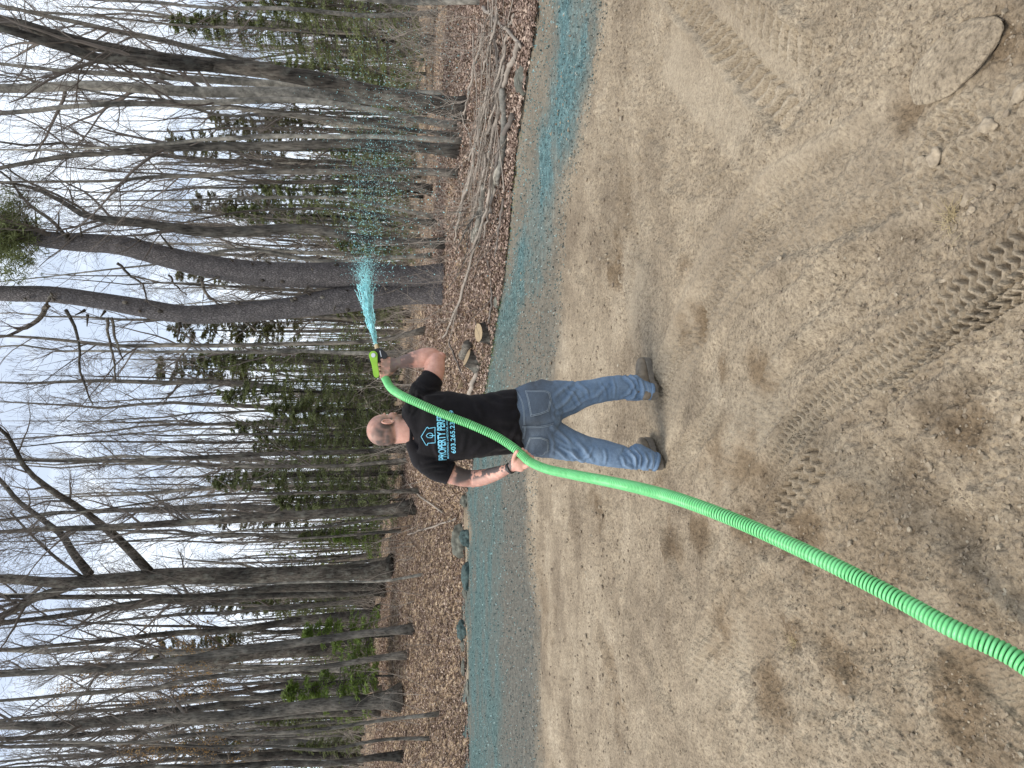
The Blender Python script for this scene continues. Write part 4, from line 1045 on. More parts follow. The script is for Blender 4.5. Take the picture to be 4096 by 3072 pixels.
PC = [(480, 58, .85, 0, 'olive topped pine far behind the wavy pale tree'), (560, 66, 1.0, 1, 'larger olive pine beside it, behind the bulging tree'), (800, 60, .8, 1, 'far pine with pale olive top behind the spray'), (1320, 55, .9, 0, 'far pine seen between the big pine and the thin trunk'),
      (1480, 50, .75, 1, 'far pine above the feathery hemlocks'), (2420, 60, .8, 0, 'far pine right of the crooked foot tree'), (2600, 58, .75, 1, 'far pine between dark trunks on the left'), (2980, 62, .9, 0, 'far pine at the left picture side'), (1080, 64, .9, 1, 'far pine hidden partly by the big pine'), (2080, 66, .8, 0, 'far pine left of the stout tree')]
for k, (Y, y0, s, v, lab) in enumerate(PC):
    put_conifer(PV[v], 600, Y, y0, s, 'pine_needles', lab, 'pine_tree', 'pines far back in the woods', k * 1.7, 'bark_mid')
for k, (Y, y0, s, lab) in enumerate([(2560, 24.5, 1.0, 'bright green young hemlock among the left trunks, right one of two'), (2720, 24, 1.15, 'bright green young hemlock, left one of two'), (2160, 31, .8, 'small bright hemlock far behind the forked oak'), (2860, 30, .7, 'small bright hemlock behind the widest tree')]):
    put_conifer(BVV, 1300, Y, y0, s, 'bright_hemlock', lab, 'young_hemlock', 'bright young hemlocks', k * 2.2)

# ---- beeches that kept their dry leaves
def beech(Y, y0, h, lab, seed, n=900, spread=(1.2, 1.0)):
    r = ray(1000, Y); xx = (CAM + r * (y0 / r[1]))[0]
    r_ = np.random.default_rng(seed)
    root = thing('beech_tree', (xx, y0, float(terrain(xx, y0))), lab, 'tree', 'beeches with dry leaves')
    P = np.zeros((10, 3)); P[:, 2] = np.linspace(-.1, h, 10); P[:, :2] = np.cumsum(r_.normal(0, .06, (10, 2)), 0)
    R = .07 * (1 - .85 * np.linspace(0, 1, 10))
    V, Qd, T = trunk_mesh(P, R, 7, seed); link('trunk', mk_mesh('trunk', V, Qd, T), M['bark_mid'], root)
    mbc, tips = limb_crown(P, R, seed, n1=16, n2_=5, n3_=3, t0=.4, len1=spread, rmin=.006)
    link('crown', mbc.mesh('crown'), M['twig'], root)
    pts = tips[r_.integers(0, len(tips), n), r_.integers(1, 4, n)]
    mb = MB(); d = nrm(r_.standard_normal((n, 3))); s = nrm(np.cross(d, r_.standard_normal((n, 3))))
    c = pts + r_.normal(0, .05, (n, 3))
    Pn = np.stack([c, c + s * .03 + d * .04, c + d * .09, c - s * .03 + d * .04], 1)
    mb.add(Pn.reshape(-1, 3), np.arange(n * 4).reshape(-1, 4)); link('leaves', mb.mesh('leaves', False), M['beech_leaf'], root)
beech(2740, 33, 13, 'tree holding tan dry leaves high among the left trunks', 700, 1500, (1.5, 3))
beech(2970, 36, 11, 'orange leaved beech near the left picture side', 701, 1300, (1.2, 2.5))
beech(2600, 38, 15, 'tan leaved tree behind the dark left trunks', 702, 1200, (1.5, 3))

# ---- far wood that reads as one mass
def far_wood():
    r_ = np.random.default_rng(77); mb = MB(); n = 360
    yy = r_.uniform(74, 130, n); xx = r_.uniform(-.75, .75, n) * yy
    K = 6; P = np.zeros((n, K, 3)); h = r_.uniform(13, 22, n)
    t = np.linspace(0, 1, K)
    P[:, :, 0] = xx[:, None] + np.cumsum(r_.normal(0, .15, (n, K)), 1); P[:, :, 1] = yy[:, None]
    P[:, :, 2] = terrain(xx, yy)[:, None] - .3 + h[:, None] * t
    R = r_.uniform(.07, .2, n)[:, None] * (1 - .8 * t)
    mb.add(*tubes(P, R, 5))
    L1, R1 = grow(P, R, 14, .15, 1, (.4, 1.0), (1.5, 4.5), .4, 5, .14, .14, r_, .3, .015)
    mb.add(*tubes(L1, R1, 3))
    L2, R2 = grow(L1[::1], R1, 3, .2, 1, (.4, 1.0), (.6, 1.8), .5, 3, .1, .15, r_, .4, .011)
    mb.add(*tubes(L2, R2, 3))
    tag(mb.build('far_woodland', M['twig_light']), 'far bare woodland that reads as one mass behind the trunks', kind='stuff')
far_wood()
def far_mass():
    r_ = np.random.default_rng(771); mb = MB(); n = 1100
    yy = r_.uniform(60, 125, n); xx = r_.uniform(-.75, .75, n) * yy; K = 4; t = np.linspace(0, 1, K); h = r_.uniform(7, 15, n); P = np.zeros((n, K, 3))
    P[:, :, 0] = xx[:, None] + np.cumsum(r_.normal(0, .25, (n, K)), 1); P[:, :, 1] = yy[:, None]; P[:, :, 2] = terrain(xx, yy)[:, None] - .3 + h[:, None] * t
    mb.add(*tubes(P, r_.uniform(.05, .14, n)[:, None] * (1 - .6 * t), 4))
    tag(mb.build('far_saplings', M['bark_mid']), 'crowd of thin grey stems far back in the woods', kind='stuff')
    mb = MB(); nc_ = 330; c = np.zeros((nc_, 3)); c[:, 1] = r_.uniform(62, 118, nc_); c[:, 0] = r_.uniform(-.75, .75, nc_) * c[:, 1]; hh = r_.uniform(4.5, 10.5, nc_); g = terrain(c[:, 0], c[:, 1])
    n = 46000; k = r_.integers(0, nc_, n); f = r_.random(n) ** .9
    rad = (1 - f) * 2.6 * r_.random(n) ** .6 + .15; th = r_.uniform(0, 6.28, n)
    p = np.c_[c[k, 0] + rad * np.cos(th), c[k, 1] + rad * np.sin(th), g[k] + f * hh[k] - .1 * rad]
    d = nrm(np.c_[np.cos(th), np.sin(th), r_.normal(-.3, .3, n)]); s = nrm(np.cross(d, r_.standard_normal((n, 3))))
    P = np.stack([p - s * .10, p + s * .10, p + d * r_.uniform(.2, .5, (n, 1))], 1)
    mb.add(P.reshape(-1, 3), T=np.arange(n * 3).reshape(-1, 3))
    tag(mb.build('far_evergreens', M['hemlock'], smooth=False), 'dull green understorey of evergreens far back in the woods', kind='stuff')
far_mass()
# ---- woody undergrowth between the trunks
def brush():
    r_ = np.random.default_rng(78); mb = MB(); n = 620
    a = r_.uniform(-.62, .62, n); d = r_.uniform(1.5, 26, n); yy = y_edge(a) + d; xx = a * yy
    K = 5; h = r_.uniform(.4, 2.2, n); P = np.zeros((n, K, 3)); t = np.linspace(0, 1, K)
    lean = r_.normal(0, .35, (n, 2))
    P[:, :, 0] = xx[:, None] + lean[:, :1] * h[:, None] * t + np.cumsum(r_.normal(0, .03, (n, K)), 1)
    P[:, :, 1] = yy[:, None] + lean[:, 1:] * h[:, None] * t
    P[:, :, 2] = terrain(xx, yy)[:, None] - .03 + h[:, None] * t
    R = .008 * (1 - .6 * t)[None] * (yy / 17)[:, None]
    mb.add(*tubes(P, R, 4))
    L1, R1 = grow(P, R, 5, .2, 1, (.4, 1.0), (.3, .9), .6, 4, .03, .15, r_, .4, .0045)
    mb.add(*tubes(L1, R1, 3))
    L2, R2 = grow(L1, R1, 2, .2, 1, (.4, 1.0), (.15, .4), .6, 3, .03, .15, r_, .4, .004)
    mb.add(*tubes(L2, R2, 3))
    tag(mb.build('undergrowth', M['twig_light']), 'tangle of bare twigs and seedlings between the trunks', kind='stuff')
brush()

# ---- fallen wood at the edge of the soil
def ground_branch(pts, label, name='fallen_branch', mat='twig_light', seed=0, twigs=4, cat='branch', lift=.04, grp=None):
    """pts: overview pixels + width px(overview)"""
    out = []
    for (X, Y, w) in pts:
        p = ground_hit(X / 2212 * 4096, Y / 2212 * 4096); D = float(np.dot(p - CAM, FWD))
        out.append([p[0], p[1], float(terrain(p[0], p[1])) + lift, w * 1024 / 2212 / FPX * D / 2])
    out = np.array(out); rp = resample(out, 14); rr = np.random.default_rng(seed)
    rp[:, 2] = np.maximum(rp[:, 2], terrain(rp[:, 0], rp[:, 1]) + .01)
    rp[:, :3] += rr.normal(0, .012, (14, 3))
    org = rp[0, :3].copy(); rp[:, :3] -= org
    V, Qd, T = trunk_mesh(rp[:, :3], np.maximum(rp[:, 3], .006), 8, seed, lump=.12)
    if twigs:
        root = thing(name, org, label, cat, grp)
        link('stem', mk_mesh('stem', V, Qd, T), M[mat], root)
        mbc, _ = limb_crown(rp[:, :3], rp[:, 3], seed, n1=twigs, n2_=3, n3_=2, t0=.3, len1=(.5, 1.3), up=.02, rmin=.005, ang=(.25, .7))
        link('twigs', mbc.mesh('twigs'), M[mat], root)
    else:
        o = link(name, mk_mesh(name, V, Qd, T), M[mat], loc=org); tag(o, label, cat, grp)
FB = [([(1098, 195, 16), (1100, 260, 15), (1098, 330, 12), (1085, 400, 9)], 'smooth pale grey branch laid along the brush pile', 'bark_light', 2),
      ([(1135, 95, 14), (1112, 150, 12), (1100, 190, 9)], 'tan cut branch leaning over the smooth boulder', 'twig_light', 2),
      ([(1120, 250, 13), (1092, 315, 11), (1080, 380, 8)], 'dark straight branch at the near side of the brush pile', 'twig', 2),
      ([(1090, 230, 10), (1068, 330, 9), (1050, 400, 7), (1030, 470, 5)], 'long thin branch deep in the brush pile', 'twig_light', 4),
      ([(1100, 330, 12), (1080, 390, 10), (1068, 460, 6)], 'crooked pale branch crossing the pile\'s left end', 'bark_light', 3),
      ([(1055, 400, 12), (1045, 470, 14), (1030, 520, 14)], 'broken pale log end with orange wood', 'bark_light', 2),
      ([(1055, 20, 8), (1110, 70, 8), (1140, 100, 6)], 'thin stick at the right end of the pile', 'twig_light', 4),
      ([(1075, 40, 9), (1085, 120, 9), (1090, 220, 8)], 'grey brown pole along the back of the pile', 'twig', 5),
      ([(1042, 500, 6), (1005, 640, 6), (965, 730, 4)], 'long thin fallen pole before the pine', 'twig_light', 3),
      ([(1025, 370, 9), (1010, 430, 8), (990, 520, 5)], 'thin fallen pole behind the brush pile', 'twig_light', 3),
      ([(1040, 790, 10), (1020, 850, 11), (1010, 905, 9)], 'bark covered pole lying behind the man\'s right side', 'twig_light', 0),
      ([(975, 740, 4), (1000, 800, 4), (1035, 860, 3)], 'thin dark stick across the cut stump', 'twig', 1),
      ([(1060, 560, 6), (1070, 640, 5), (1062, 700, 4)], 'thin branch along the soil edge behind the nozzle', 'twig', 4),
      ([(1095, 430, 7), (1085, 500, 6), (1075, 560, 4)], 'slim branch pointing out of the pile to the left', 'twig', 5),
      ([(1090, 120, 6), (1075, 200, 7), (1070, 290, 5)], 'slim pole in the middle of the brush pile', 'twig', 5),
      ([(1120, 30, 7), (1098, 100, 8), (1092, 170, 6)], 'slim pole lying over the right half of the pile', 'twig_light', 5),
      ([(800, 1560, 9), (775, 1590, 9), (740, 1640, 8)], 'pale fallen trunk among the far left trees', 'bark_light', 0),
      ([(765, 1255, 7), (770, 1290, 8), (755, 1310, 5)], 'pale dead wood lying far behind the dark left trees', 'bark_light', 2),
      ([(885, 1155, 4), (930, 1140, 4), (990, 1120, 4)], 'arching twig left of the man', 'twig_light', 4),
      ([(860, 1000, 4), (900, 1060, 4), (960, 1105, 4)], 'forked twig behind the man\'s left shoulder', 'twig_light', 4)]
for k, (pts, lab, mt, tw) in enumerate(FB):
    ground_branch(pts, lab, seed=800 + k, mat=mt, twigs=tw, lift=.08 if k < 10 else .05)
# long pale poles of the pile
_r = np.random.default_rng(501)
for k in range(11):
    Y0_ = 20 + 40 * k + _r.uniform(-12, 12); X0_ = 1105 - .07 * Y0_ + _r.uniform(-32, 22); Ln_ = _r.uniform(90, 190)
    ground_branch([(X0_, Y0_, 6.5), (X0_ - Ln_ * .12 + _r.uniform(-6, 6), Y0_ + Ln_ * .5, 6), (X0_ - Ln_ * .28, Y0_ + Ln_, 4)], 'long pale pole in the brush pile, counted ' + ['first', 'second', 'third', 'fourth', 'fifth', 'sixth', 'seventh', 'eighth', 'ninth', 'tenth', 'eleventh'][k] + ' from the right', seed=900 + k, mat='twig_light', twigs=2, lift=.10 + .12 * _r.random(), grp='poles of the brush pile')
# heap of thin brush on the right
def brush_heap():
    r_ = np.random.default_rng(79); mb = MB(); n = 48
    c = np.array([ground_hit(X / 2212 * 4096, Y / 2212 * 4096) for X, Y in ((1085, 60), (1080, 150), (1075, 250), (1065, 350), (1060, 430))])
    k = r_.integers(0, len(c) - 1, n); f = r_.random(n)[:, None]
    b = c[k] * (1 - f) + c[k + 1] * f + r_.normal(0, .38, (n, 3)) * np.array([1, 1, 0])
    main = nrm(c[0] - c[-1]); d = nrm(main * r_.choice([-1, 1], (n, 1)) + r_.normal(0, .6, (n, 3)) * np.array([1, 1, .3]))
    K = 6; t = np.linspace(-.5, .5, K); L_ = r_.uniform(.6, 2.2, n)
    P = b[:, None] + d[:, None] * (L_[:, None] * t)[:, :, None] + np.cumsum(r_.normal(0, .035, (n, K, 3)), 1)
    P[:, :, 2] = terrain(P[:, :, 0], P[:, :, 1]) + .03 + r_.random(n)[:, None] * .28
    R = r_.uniform(.005, .014, n)[:, None] * (1 - .5 * (t + .5))
    mb.add(*tubes(P, R, 5)); L1, R1 = grow(P, R, 3, .2, 1, (.3, .9), (.2, .6), .6, 4, .0, .1, r_, .4, .004); mb.add(*tubes(L1, R1, 3))
    tag(mb.build('brush_heap', M['twig_light']), 'heap of thin cut brush along the soil edge on the right', kind='stuff')
brush_heap()
# cut stumps and split wood behind the man's right side
M['cut_wood'] = simple_mat('fresh_cut_wood', (0.32, 0.24, 0.145), 0.7, 0.2, 25)
def stump(X, Y, r, h, tilt, label, seed):
    p = ground_hit(X, Y); root = thing('tree_stump', (p[0], p[1], float(terrain(p[0], p[1])) - .05), label, 'stump')
    root.rotation_euler = (tilt[0], tilt[1], seed)
    P = np.array([[0, 0, 0], [0, 0, h * .4], [0, 0, h]]); R = np.array([r * 1.35, r * 1.05, r])
    P = resample(P, 8); R = np.interp(np.linspace(0, 1, 8), [0, .5, 1], R)
    V, Qd, T = trunk_mesh(P, R, 18, seed, lump=.12); link('bark', mk_mesh('bark', V[:-2], Qd), M['bark_dark'], root)
    th = np.linspace(0, 2 * math.pi, 19)[:-1]; Vc = V[-20:-2] * np.array([.96, .96, 1]) + np.array([0, 0, .006]); Vc = np.vstack([Vc, [0, 0, h + .012]])
    link('cut_face', mk_mesh('cut_face', Vc, T=np.array([[i, (i + 1) % 18, 18] for i in range(18)])), M['cut_wood'], root)
stump(1950, 1330, .17, .24, (-.35, 0), 'low cut stump with two pale cut faces behind the elbow', 3)
stump(1905, 1450, .19, .26, (-.3, .25), 'dark hollow stump with orange cut edge behind the upper arm', 5)
def block(X, Y, sx, sy, sz, rz, label, seed):
    p = ground_hit(X, Y); bm = bmesh.new(); bmesh.ops.create_cube(bm, size=1)
    for v in bm.verts: v.co = Vector((v.co.x * sx * (1 + .3 * v.co.z), v.co.y * sy, v.co.z * sz * (1 - .4 * (v.co.x > 0))))
    bmesh.ops.bevel(bm, geom=bm.edges[:], offset=.006, segments=1)
    me = bpy.data.meshes.new('split_wood'); bm.to_mesh(me); bm.free()
    o = link('split_wood', me, M['cut_wood'], loc=(p[0], p[1], float(terrain(p[0], p[1])) + sz * .5)); o.rotation_euler = (.2, .3, rz); tag(o, label, 'firewood')
block(1855, 1528, .30, .10, .09, .4, 'pale split piece of wood lying behind the man\'s right arm', 1)
block(1838, 1505, .22, .06, .05, 1.0, 'thin pale wood chip on the dark stump\'s roots', 2)
p1, p2 = ground_hit(1915, 1370), ground_hit(1885, 1410)
ground_branch([(1022, 742, 18), (1008, 770, 17)], 'short grey log between the two stumps', name='short_log', mat='bark_mid', seed=61, twigs=0, cat='log', lift=.09)
# tufts of dry grass on the soil
M['straw'] = simple_mat('dry_grass', (0.42, 0.34, 0.2), 0.85, .3, 30)
for k, (X, Y, lab) in enumerate(((1700, 1385, 'wispy tuft of dry grass on the soil left of the hose'), (2045, 470, 'small tuft of dead grass among the crumbs on the right'), (1660, 1095, 'little root tuft at the end of the tyre track'))):
    p = flat(X, Y); r_ = np.random.default_rng(k); n = 60
    b = np.c_[r_.normal(0, .02, (n, 2)), np.zeros(n)]; d = r_.normal(0, 1, (n, 3)) * np.array([1, 1, .5]); d[:, 2] = abs(d[:, 2]) + .15; d = nrm(d)
    L_ = r_.uniform(.03, .10, n)[:, None]
    P = np.stack([b, b + d * L_ * .5, b + d * L_ - np.array([0, 0, .02])], 1); V, Qd = tubes(P, np.full((n, 3), .0011) * np.array([1, .8, .4]), 3)
    hh, _ = soil_height(np.array([p[0]]), np.array([p[1]]))
    o = link('grass_tuft', mk_mesh('grass_tuft', V, Qd), M['straw'], loc=(p[0], p[1], float(hh[0]))); tag(o, lab, 'grass tuft')
# green grass that grows along the soil edge
def edge_grass():
    r_ = np.random.default_rng(80); mb = MB(); n = 480
    a = np.where(r_.random(n) < .6, r_.uniform(-.02, .12, n), r_.uniform(.1, .36, n)); yy = y_edge(a) + r_.uniform(-.5, .5, n); xx = a * yy
    L_ = r_.uniform(.03, .10, n); d = nrm(np.c_[r_.normal(0, .5, (n, 2)), np.ones(n)])
    b = np.c_[xx, yy, terrain(xx, yy) + .0]; s = nrm(np.cross(d, r_.standard_normal((n, 3)))) * .004
    P = np.stack([b - s, b + s, b + d * L_[:, None]], 1); mb.add(P.reshape(-1, 3), T=np.arange(n * 3).reshape(-1, 3))
    tag(mb.build('edge_grass', M['bright_hemlock'], smooth=False), 'thin green grass blades along the edge of the soil', kind='stuff')
edge_grass()

# ------------------------------------------------------------------ the man, built from lofted sections fused into continuous surfaces
def px2m(w, D): return w / 4.0 / FPX * D / 2.0
def proj(V):
    d = np.asarray(V) - CAM; D = d @ FWD
    return 4 * (512 - (d @ UPV) / D * FPX), 3072 - 4 * (384 + (d @ RGT) / D * FPX)
def loft(C, A, Bd, n=14, S=24, depth=None, sq=1.0, caps=True):
    """C (k,3) centres, A half width across, Bd half width in depth"""
    k = len(C); rows = resample(np.c_[C, A, Bd], n) if k > 2 or n > 2 else np.c_[C, A, Bd]
    P = rows[:, :3]; a = rows[:, 3]; b = rows[:, 4]
    T = np.gradient(P, axis=0); T = nrm(T)
    dv = np.array([0, 1.0, 0]) if depth is None else np.asarray(depth, float)
    E = nrm(dv - (T @ dv)[:, None] * T); Sd = np.cross(T, E)
    th = np.arange(S) * 2 * math.pi / S
    ct, st = np.cos(th), np.sin(th)
    if sq != 1.0:
        ct = np.sign(ct) * np.abs(ct) ** sq; st = np.sign(st) * np.abs(st) ** sq
    V = P[:, None] + Sd[:, None] * (a[:, None] * ct)[:, :, None] + E[:, None] * (b[:, None] * st)[:, :, None]
    V = V.reshape(-1, 3); N = len(P)
    i, s = np.meshgrid(np.arange(N - 1), np.arange(S), indexing='ij'); s2 = (s + 1) % S
    Q = np.stack([i * S + s, i * S + s2, (i + 1) * S + s2, (i + 1) * S + s], -1).reshape(-1, 4)
    V = np.vstack([V, P[0] - T[0] * min(a[0], b[0]) * .35, P[-1] + T[-1] * min(a[-1], b[-1]) * .35]) if caps else V
    T_ = None
    if caps:
        m = N * S
        T_ = np.array([[s_, m, (s_ + 1) % S] for s_ in range(S)] + [[(N - 1) * S + s_, (N - 1) * S + (s_ + 1) % S, m + 1] for s_ in range(S)])
    return V, Q, T_
def lpx(mb, rows, n=14, S=24, bf=None, sq=1.0, depth=None):
    """rows (X, Y, D, width px, half depth m or None)"""
    C = np.array([PD(r[0], r[1], r[2]) for r in rows]); A = np.array([px2m(r[3], r[2]) for r in rows])
    B_ = np.array([(r[4] if len(r) > 4 and r[4] is not None else px2m(r[3], r[2]) * (bf or 1.0)) for r in rows])
    mb.add(*loft(C, A, B_, n, S, sq=sq, depth=depth))
def ell(mb, c, r, M3=None, sub=3):
    V, T = ico(sub); V = V * np.asarray(r)
    if M3 is not None: V = V @ np.asarray(M3).T
    mb.add(V + c, T=T)
def fuse(mb, voxel, smooth=3, fac=0.5):
    me = mb.mesh('tmp')
    o = bpy.data.objects.new('tmp', me); COL.objects.link(o)
    m = o.modifiers.new('r', 'REMESH'); m.mode = 'VOXEL'; m.voxel_size = voxel; m.use_smooth_shade = True
    if smooth:
        s = o.modifiers.new('s', 'SMOOTH'); s.factor = fac; s.iterations = smooth
    dg = bpy.context.evaluated_depsgraph_get(); dg.update()
    ev = o.evaluated_get(dg); m2 = bpy.data.meshes.new_from_object(ev)
    bpy.data.objects.remove(o); bpy.data.meshes.remove(me)
    n = len(m2.vertices); V = np.empty(n * 3, np.float32); m2.vertices.foreach_get('co', V)
    N = np.empty(n * 3, np.float32); m2.vertices.foreach_get('normal', N)
    Qm = np.array([p.vertices[:] for p in m2.polygons if len(p.vertices) == 4])
    Tm = np.array([p.vertices[:] for p in m2.polygons if len(p.vertices) == 3])
    bpy.data.meshes.remove(m2)
    return V.reshape(-1, 3).astype(float), N.reshape(-1, 3).astype(float), Qm, (Tm if len(Tm) else None)
def seg_dist(X, Y, a, b):
    a, b = np.array(a, float), np.array(b, float); ab = b - a
    t = np.clip(((X - a[0]) * ab[0] + (Y - a[1]) * ab[1]) / (ab @ ab), 0, 1)
    return np.hypot(X - a[0] - t * ab[0], Y - a[1] - t * ab[1]), t
def folds(X, Y, N, lst):
    """cloth folds on the side that faces the photographer and, mirrored, on the far side"""
    h = np.zeros_like(X)
    for pts, w, amp in lst:
        best = np.full_like(X, 1e9); tt = np.zeros_like(X)
        for i in range(len(pts) - 1):
            d, t = seg_dist(X, Y, pts[i], pts[i + 1]); mk = d < best; best[mk] = d[mk]; tt[mk] = (i + t[mk]) / (len(pts) - 1)
        h += amp * np.exp(-(best / w) ** 2) * np.sin(np.clip(tt, 0.0, 1.0) * math.pi * .9 + .15) - amp * .5 * np.exp(-((best - 1.9 * w) / w) ** 2) * (best < 4 * w)
    return h

feetL, feetLt = ground_hit(2655, 1865), ground_hit(2606, 1778)
feetR, feetRt = ground_hit(2636, 1588), ground_hit(2606, 1474)
man_root = thing('person', (feetL[0] * .5 + feetR[0] * .5, feetL[1] * .5 + feetR[1] * .5, 0), 'man in black T-shirt and jeans seen from behind, holding a green hose over his shoulder', 'person')
MO = np.array(man_root.location)
def mpart(name, V, Qm, Tm, mat, attrs=None, parent=None, smooth=True):
    return link(name, mk_mesh(name, V - MO, Qm, Tm, smooth, attrs), mat, parent or man_root)

# --- head frame
HT = math.radians(52)
hf = np.array([math.sin(HT), math.cos(HT), 0]); hr = np.array([math.cos(HT), -math.sin(HT), 0]); hz_ = np.array([0, 0, 1.0])
tp = math.radians(-4); hf2 = hf * math.cos(tp) + hz_ * math.sin(tp); hz2 = np.cross(hr, hf2)
HM = np.stack([hr, hf2, hz2], 1)
HC_ = PD(1545, 1714, 4.37)
HS = 1.05
def hp(r_, f_, z_): return HC_ + HM @ (np.array([r_, f_, z_]) * HS)
def hell(mb, c, r, rot=None):
    R_ = HM if rot is None else HM @ rot
    ell(mb, hp(*c), np.array(r) * HS, R_)
body = MB()
hell(body, (0, -.012, .022), (.0765, .098, .090))
hell(body, (0, -.03, -.01), (.070, .076, .070))
hell(body, (0, .03, -.035), (.064, .064, .075))
hell(body, (0, .035, -.075), (.050, .055, .040))
hell(body, (0, .068, -.098), (.028, .024, .020))
hell(body, (0, .078, .016), (.048, .018, .013))
for s in (-1, 1):
    hell(body, (s * .040, .064, -.030), (.022, .022, .020))
    rz = lambda t: np.array([[math.cos(t), -math.sin(t), 0], [math.sin(t), math.cos(t), 0], [0, 0, 1]])
    hell(body, (s * .052, .01, -.07), (.022, .04, .03))
hell(body, (0, .097, -.028), (.011, .016, .026)); hell(body, (0, .106, -.043), (.015, .014, .011))
hell(body, (0, .088, -.067), (.022, .012, .006)); hell(body, (0, .087, -.076), (.019, .012, .006))
# neck and trunk under the shirt
lpx(body, [(1570, 1728, 4.37, 96, .058), (1610, 1724, 4.36, 98, .062), (1645, 1720, 4.365, 104, .062), (1680, 1714, 4.38, 110, .06)], 14)
lpx(body, [(1672, 1706, 4.38, 130, .06), (1705, 1708, 4.38, 220, .09), (1780, 1706, 4.38, 250, .115), (1890, 1705, 4.38, 232, .11), (2000, 1690, 4.40, 225, .11), (2100, 1682, 4.43, 240, .12), (2180, 1676, 4.44, 250, .12)], 24, 30)
# legs (inside the jeans)
lpx(body, [(2160, 1615, 4.45, 120, None), (2240, 1600, 4.47, 110, None), (2340, 1577, 4.51, 84, None), (2400, 1566, 4.54, 66, None), (2460, 1556, 4.57, 70, None), (2560, 1560, 4.61, 48, None), (2612, 1568, 4.62, 46, None)], 20, 18)
lpx(body, [(2160, 1745, 4.44, 120, None), (2240, 1765, 4.45, 104, None), (2340, 1797, 4.46, 82, None), (2400, 1812, 4.47, 66, None), (2460, 1826, 4.48, 68, None), (2560, 1840, 4.51, 46, None), (2628, 1850, 4.52, 44, None)], 20, 18)
# left arm
lpx(body, [(1712, 1826, 4.38, 60, None), (1745, 1864, 4.38, 72, None), (1796, 1892, 4.38, 80, None), (1850, 1910, 4.40, 72, None), (1888, 1914, 4.41, 68, None), (1915, 1912, 4.39, 68, None), (1950, 1905, 4.34, 62, None), (1990, 1892, 4.27, 54, None), (2025, 1878, 4.20, 42, None), (2048, 1869, 4.165, 38, .024)], 34, 22)
ell(body, PD(1893, 1932, 4.41), (.028, .03, .028))
# right arm
lpx(body, [(1708, 1580, 4.41, 60, None), (1714, 1548, 4.44, 72, None), (1728, 1516, 4.46, 82, None), (1738, 1480, 4.50, 82, None), (1742, 1450, 4.53, 76, None), (1742, 1432, 4.55, 68, None)], 22, 22)
lpx(body, [(1752, 1434, 4.56, 60, None), (1730, 1430, 4.56, 76, None), (1700, 1431, 4.55, 80, None), (1660, 1438, 4.54, 68, None), (1620, 1446, 4.52, 54, None), (1596, 1451, 4.51, 46, None), (1576, 1455, 4.50, 46, .026)], 26, 22)
ell(body, PD(1766, 1424, 4.55), (.026, .034, .028))
# right hand: palm, then four fingers curled over the grip, thumb under it
lpx(body, [(1588, 1455, 4.50, 46, .024), (1570, 1458, 4.50, 62, .025), (1550, 1464, 4.49, 74, .022), (1533, 1467, 4.49, 76, .018)], 12, 20)
def finger(mb, pts, r0, r1, n=12):
    C = np.array([PD(*p) for p in pts]); R_ = np.linspace(r0, r1, len(pts))
    rows = resample(np.c_[C, R_], n); mb.add(*loft(rows[:, :3], rows[:, 3], rows[:, 3], n, 12))
for k, (Y, w) in enumerate(((1438, .0115), (1457, .012), (1475, .0115), (1492, .0105))):
    finger(body, [(1550, Y + (1466 - Y) * .25, 4.488), (1528, Y, 4.478), (1513, Y, 4.492), (1506, Y, 4.522), (1516, Y, 4.548), (1533, Y, 4.548)], w, w * .85, 16)
finger(body, [(1575, 1480, 4.50), (1556, 1497, 4.515), (1535, 1503, 4.54), (1520, 1490, 4.555)], .015, .0105)
finger(body, [(1560, 1490, 4.49), (1540, 1504, 4.485), (1520, 1509, 4.485)], .012, .009)
# left hand: the hose lies between thumb and fingers
lpx(body, [(2046, 1870, 4.165, 38, .021), (2058, 1862, 4.150, 56, .022), (2074, 1856, 4.135, 68, .022), (2090, 1852, 4.13, 66, .019), (2102, 1852, 4.132, 50, .016)], 12, 20)
finger(body, [(2052, 1852, 4.14), (2056, 1832, 4.115), (2062, 1814, 4.09), (2071, 1803, 4.075)], .0145, .0105)
for (a_x, a_y), (b_x, b_y), (c_x, c_y), w in (((2078, 1842), (2086, 1814), (2090, 1800), .0115), ((2088, 1848), (2098, 1822), (2104, 1808), .0118), ((2098, 1853), (2110, 1834), (2117, 1821), .0112), ((2106, 1858), (2122, 1842), (2130, 1830), .010)):
    finger(body, [(a_x, a_y, 4.135), ((a_x + b_x) / 2, (a_y + b_y) / 2, 4.142), (b_x, b_y - 3, 4.14), (c_x, c_y - 4, 4.118), (c_x + 1, c_y + 1, 4.092)], w, w * .85, 14)
lpx(body, [(2098, 1866, 4.12, 26, .012), (2110, 1862, 4.10, 18, .010), (2116, 1858, 4.09, 14, .008)], 6, 12)
Vb, Nb, Qb, Tb = fuse(body, 0.0048, 3)
# ears, set on afterwards so that they stay crisp
def hloc(V): return ((V - HC_) @ HM) / HS
L = hloc(Vb)
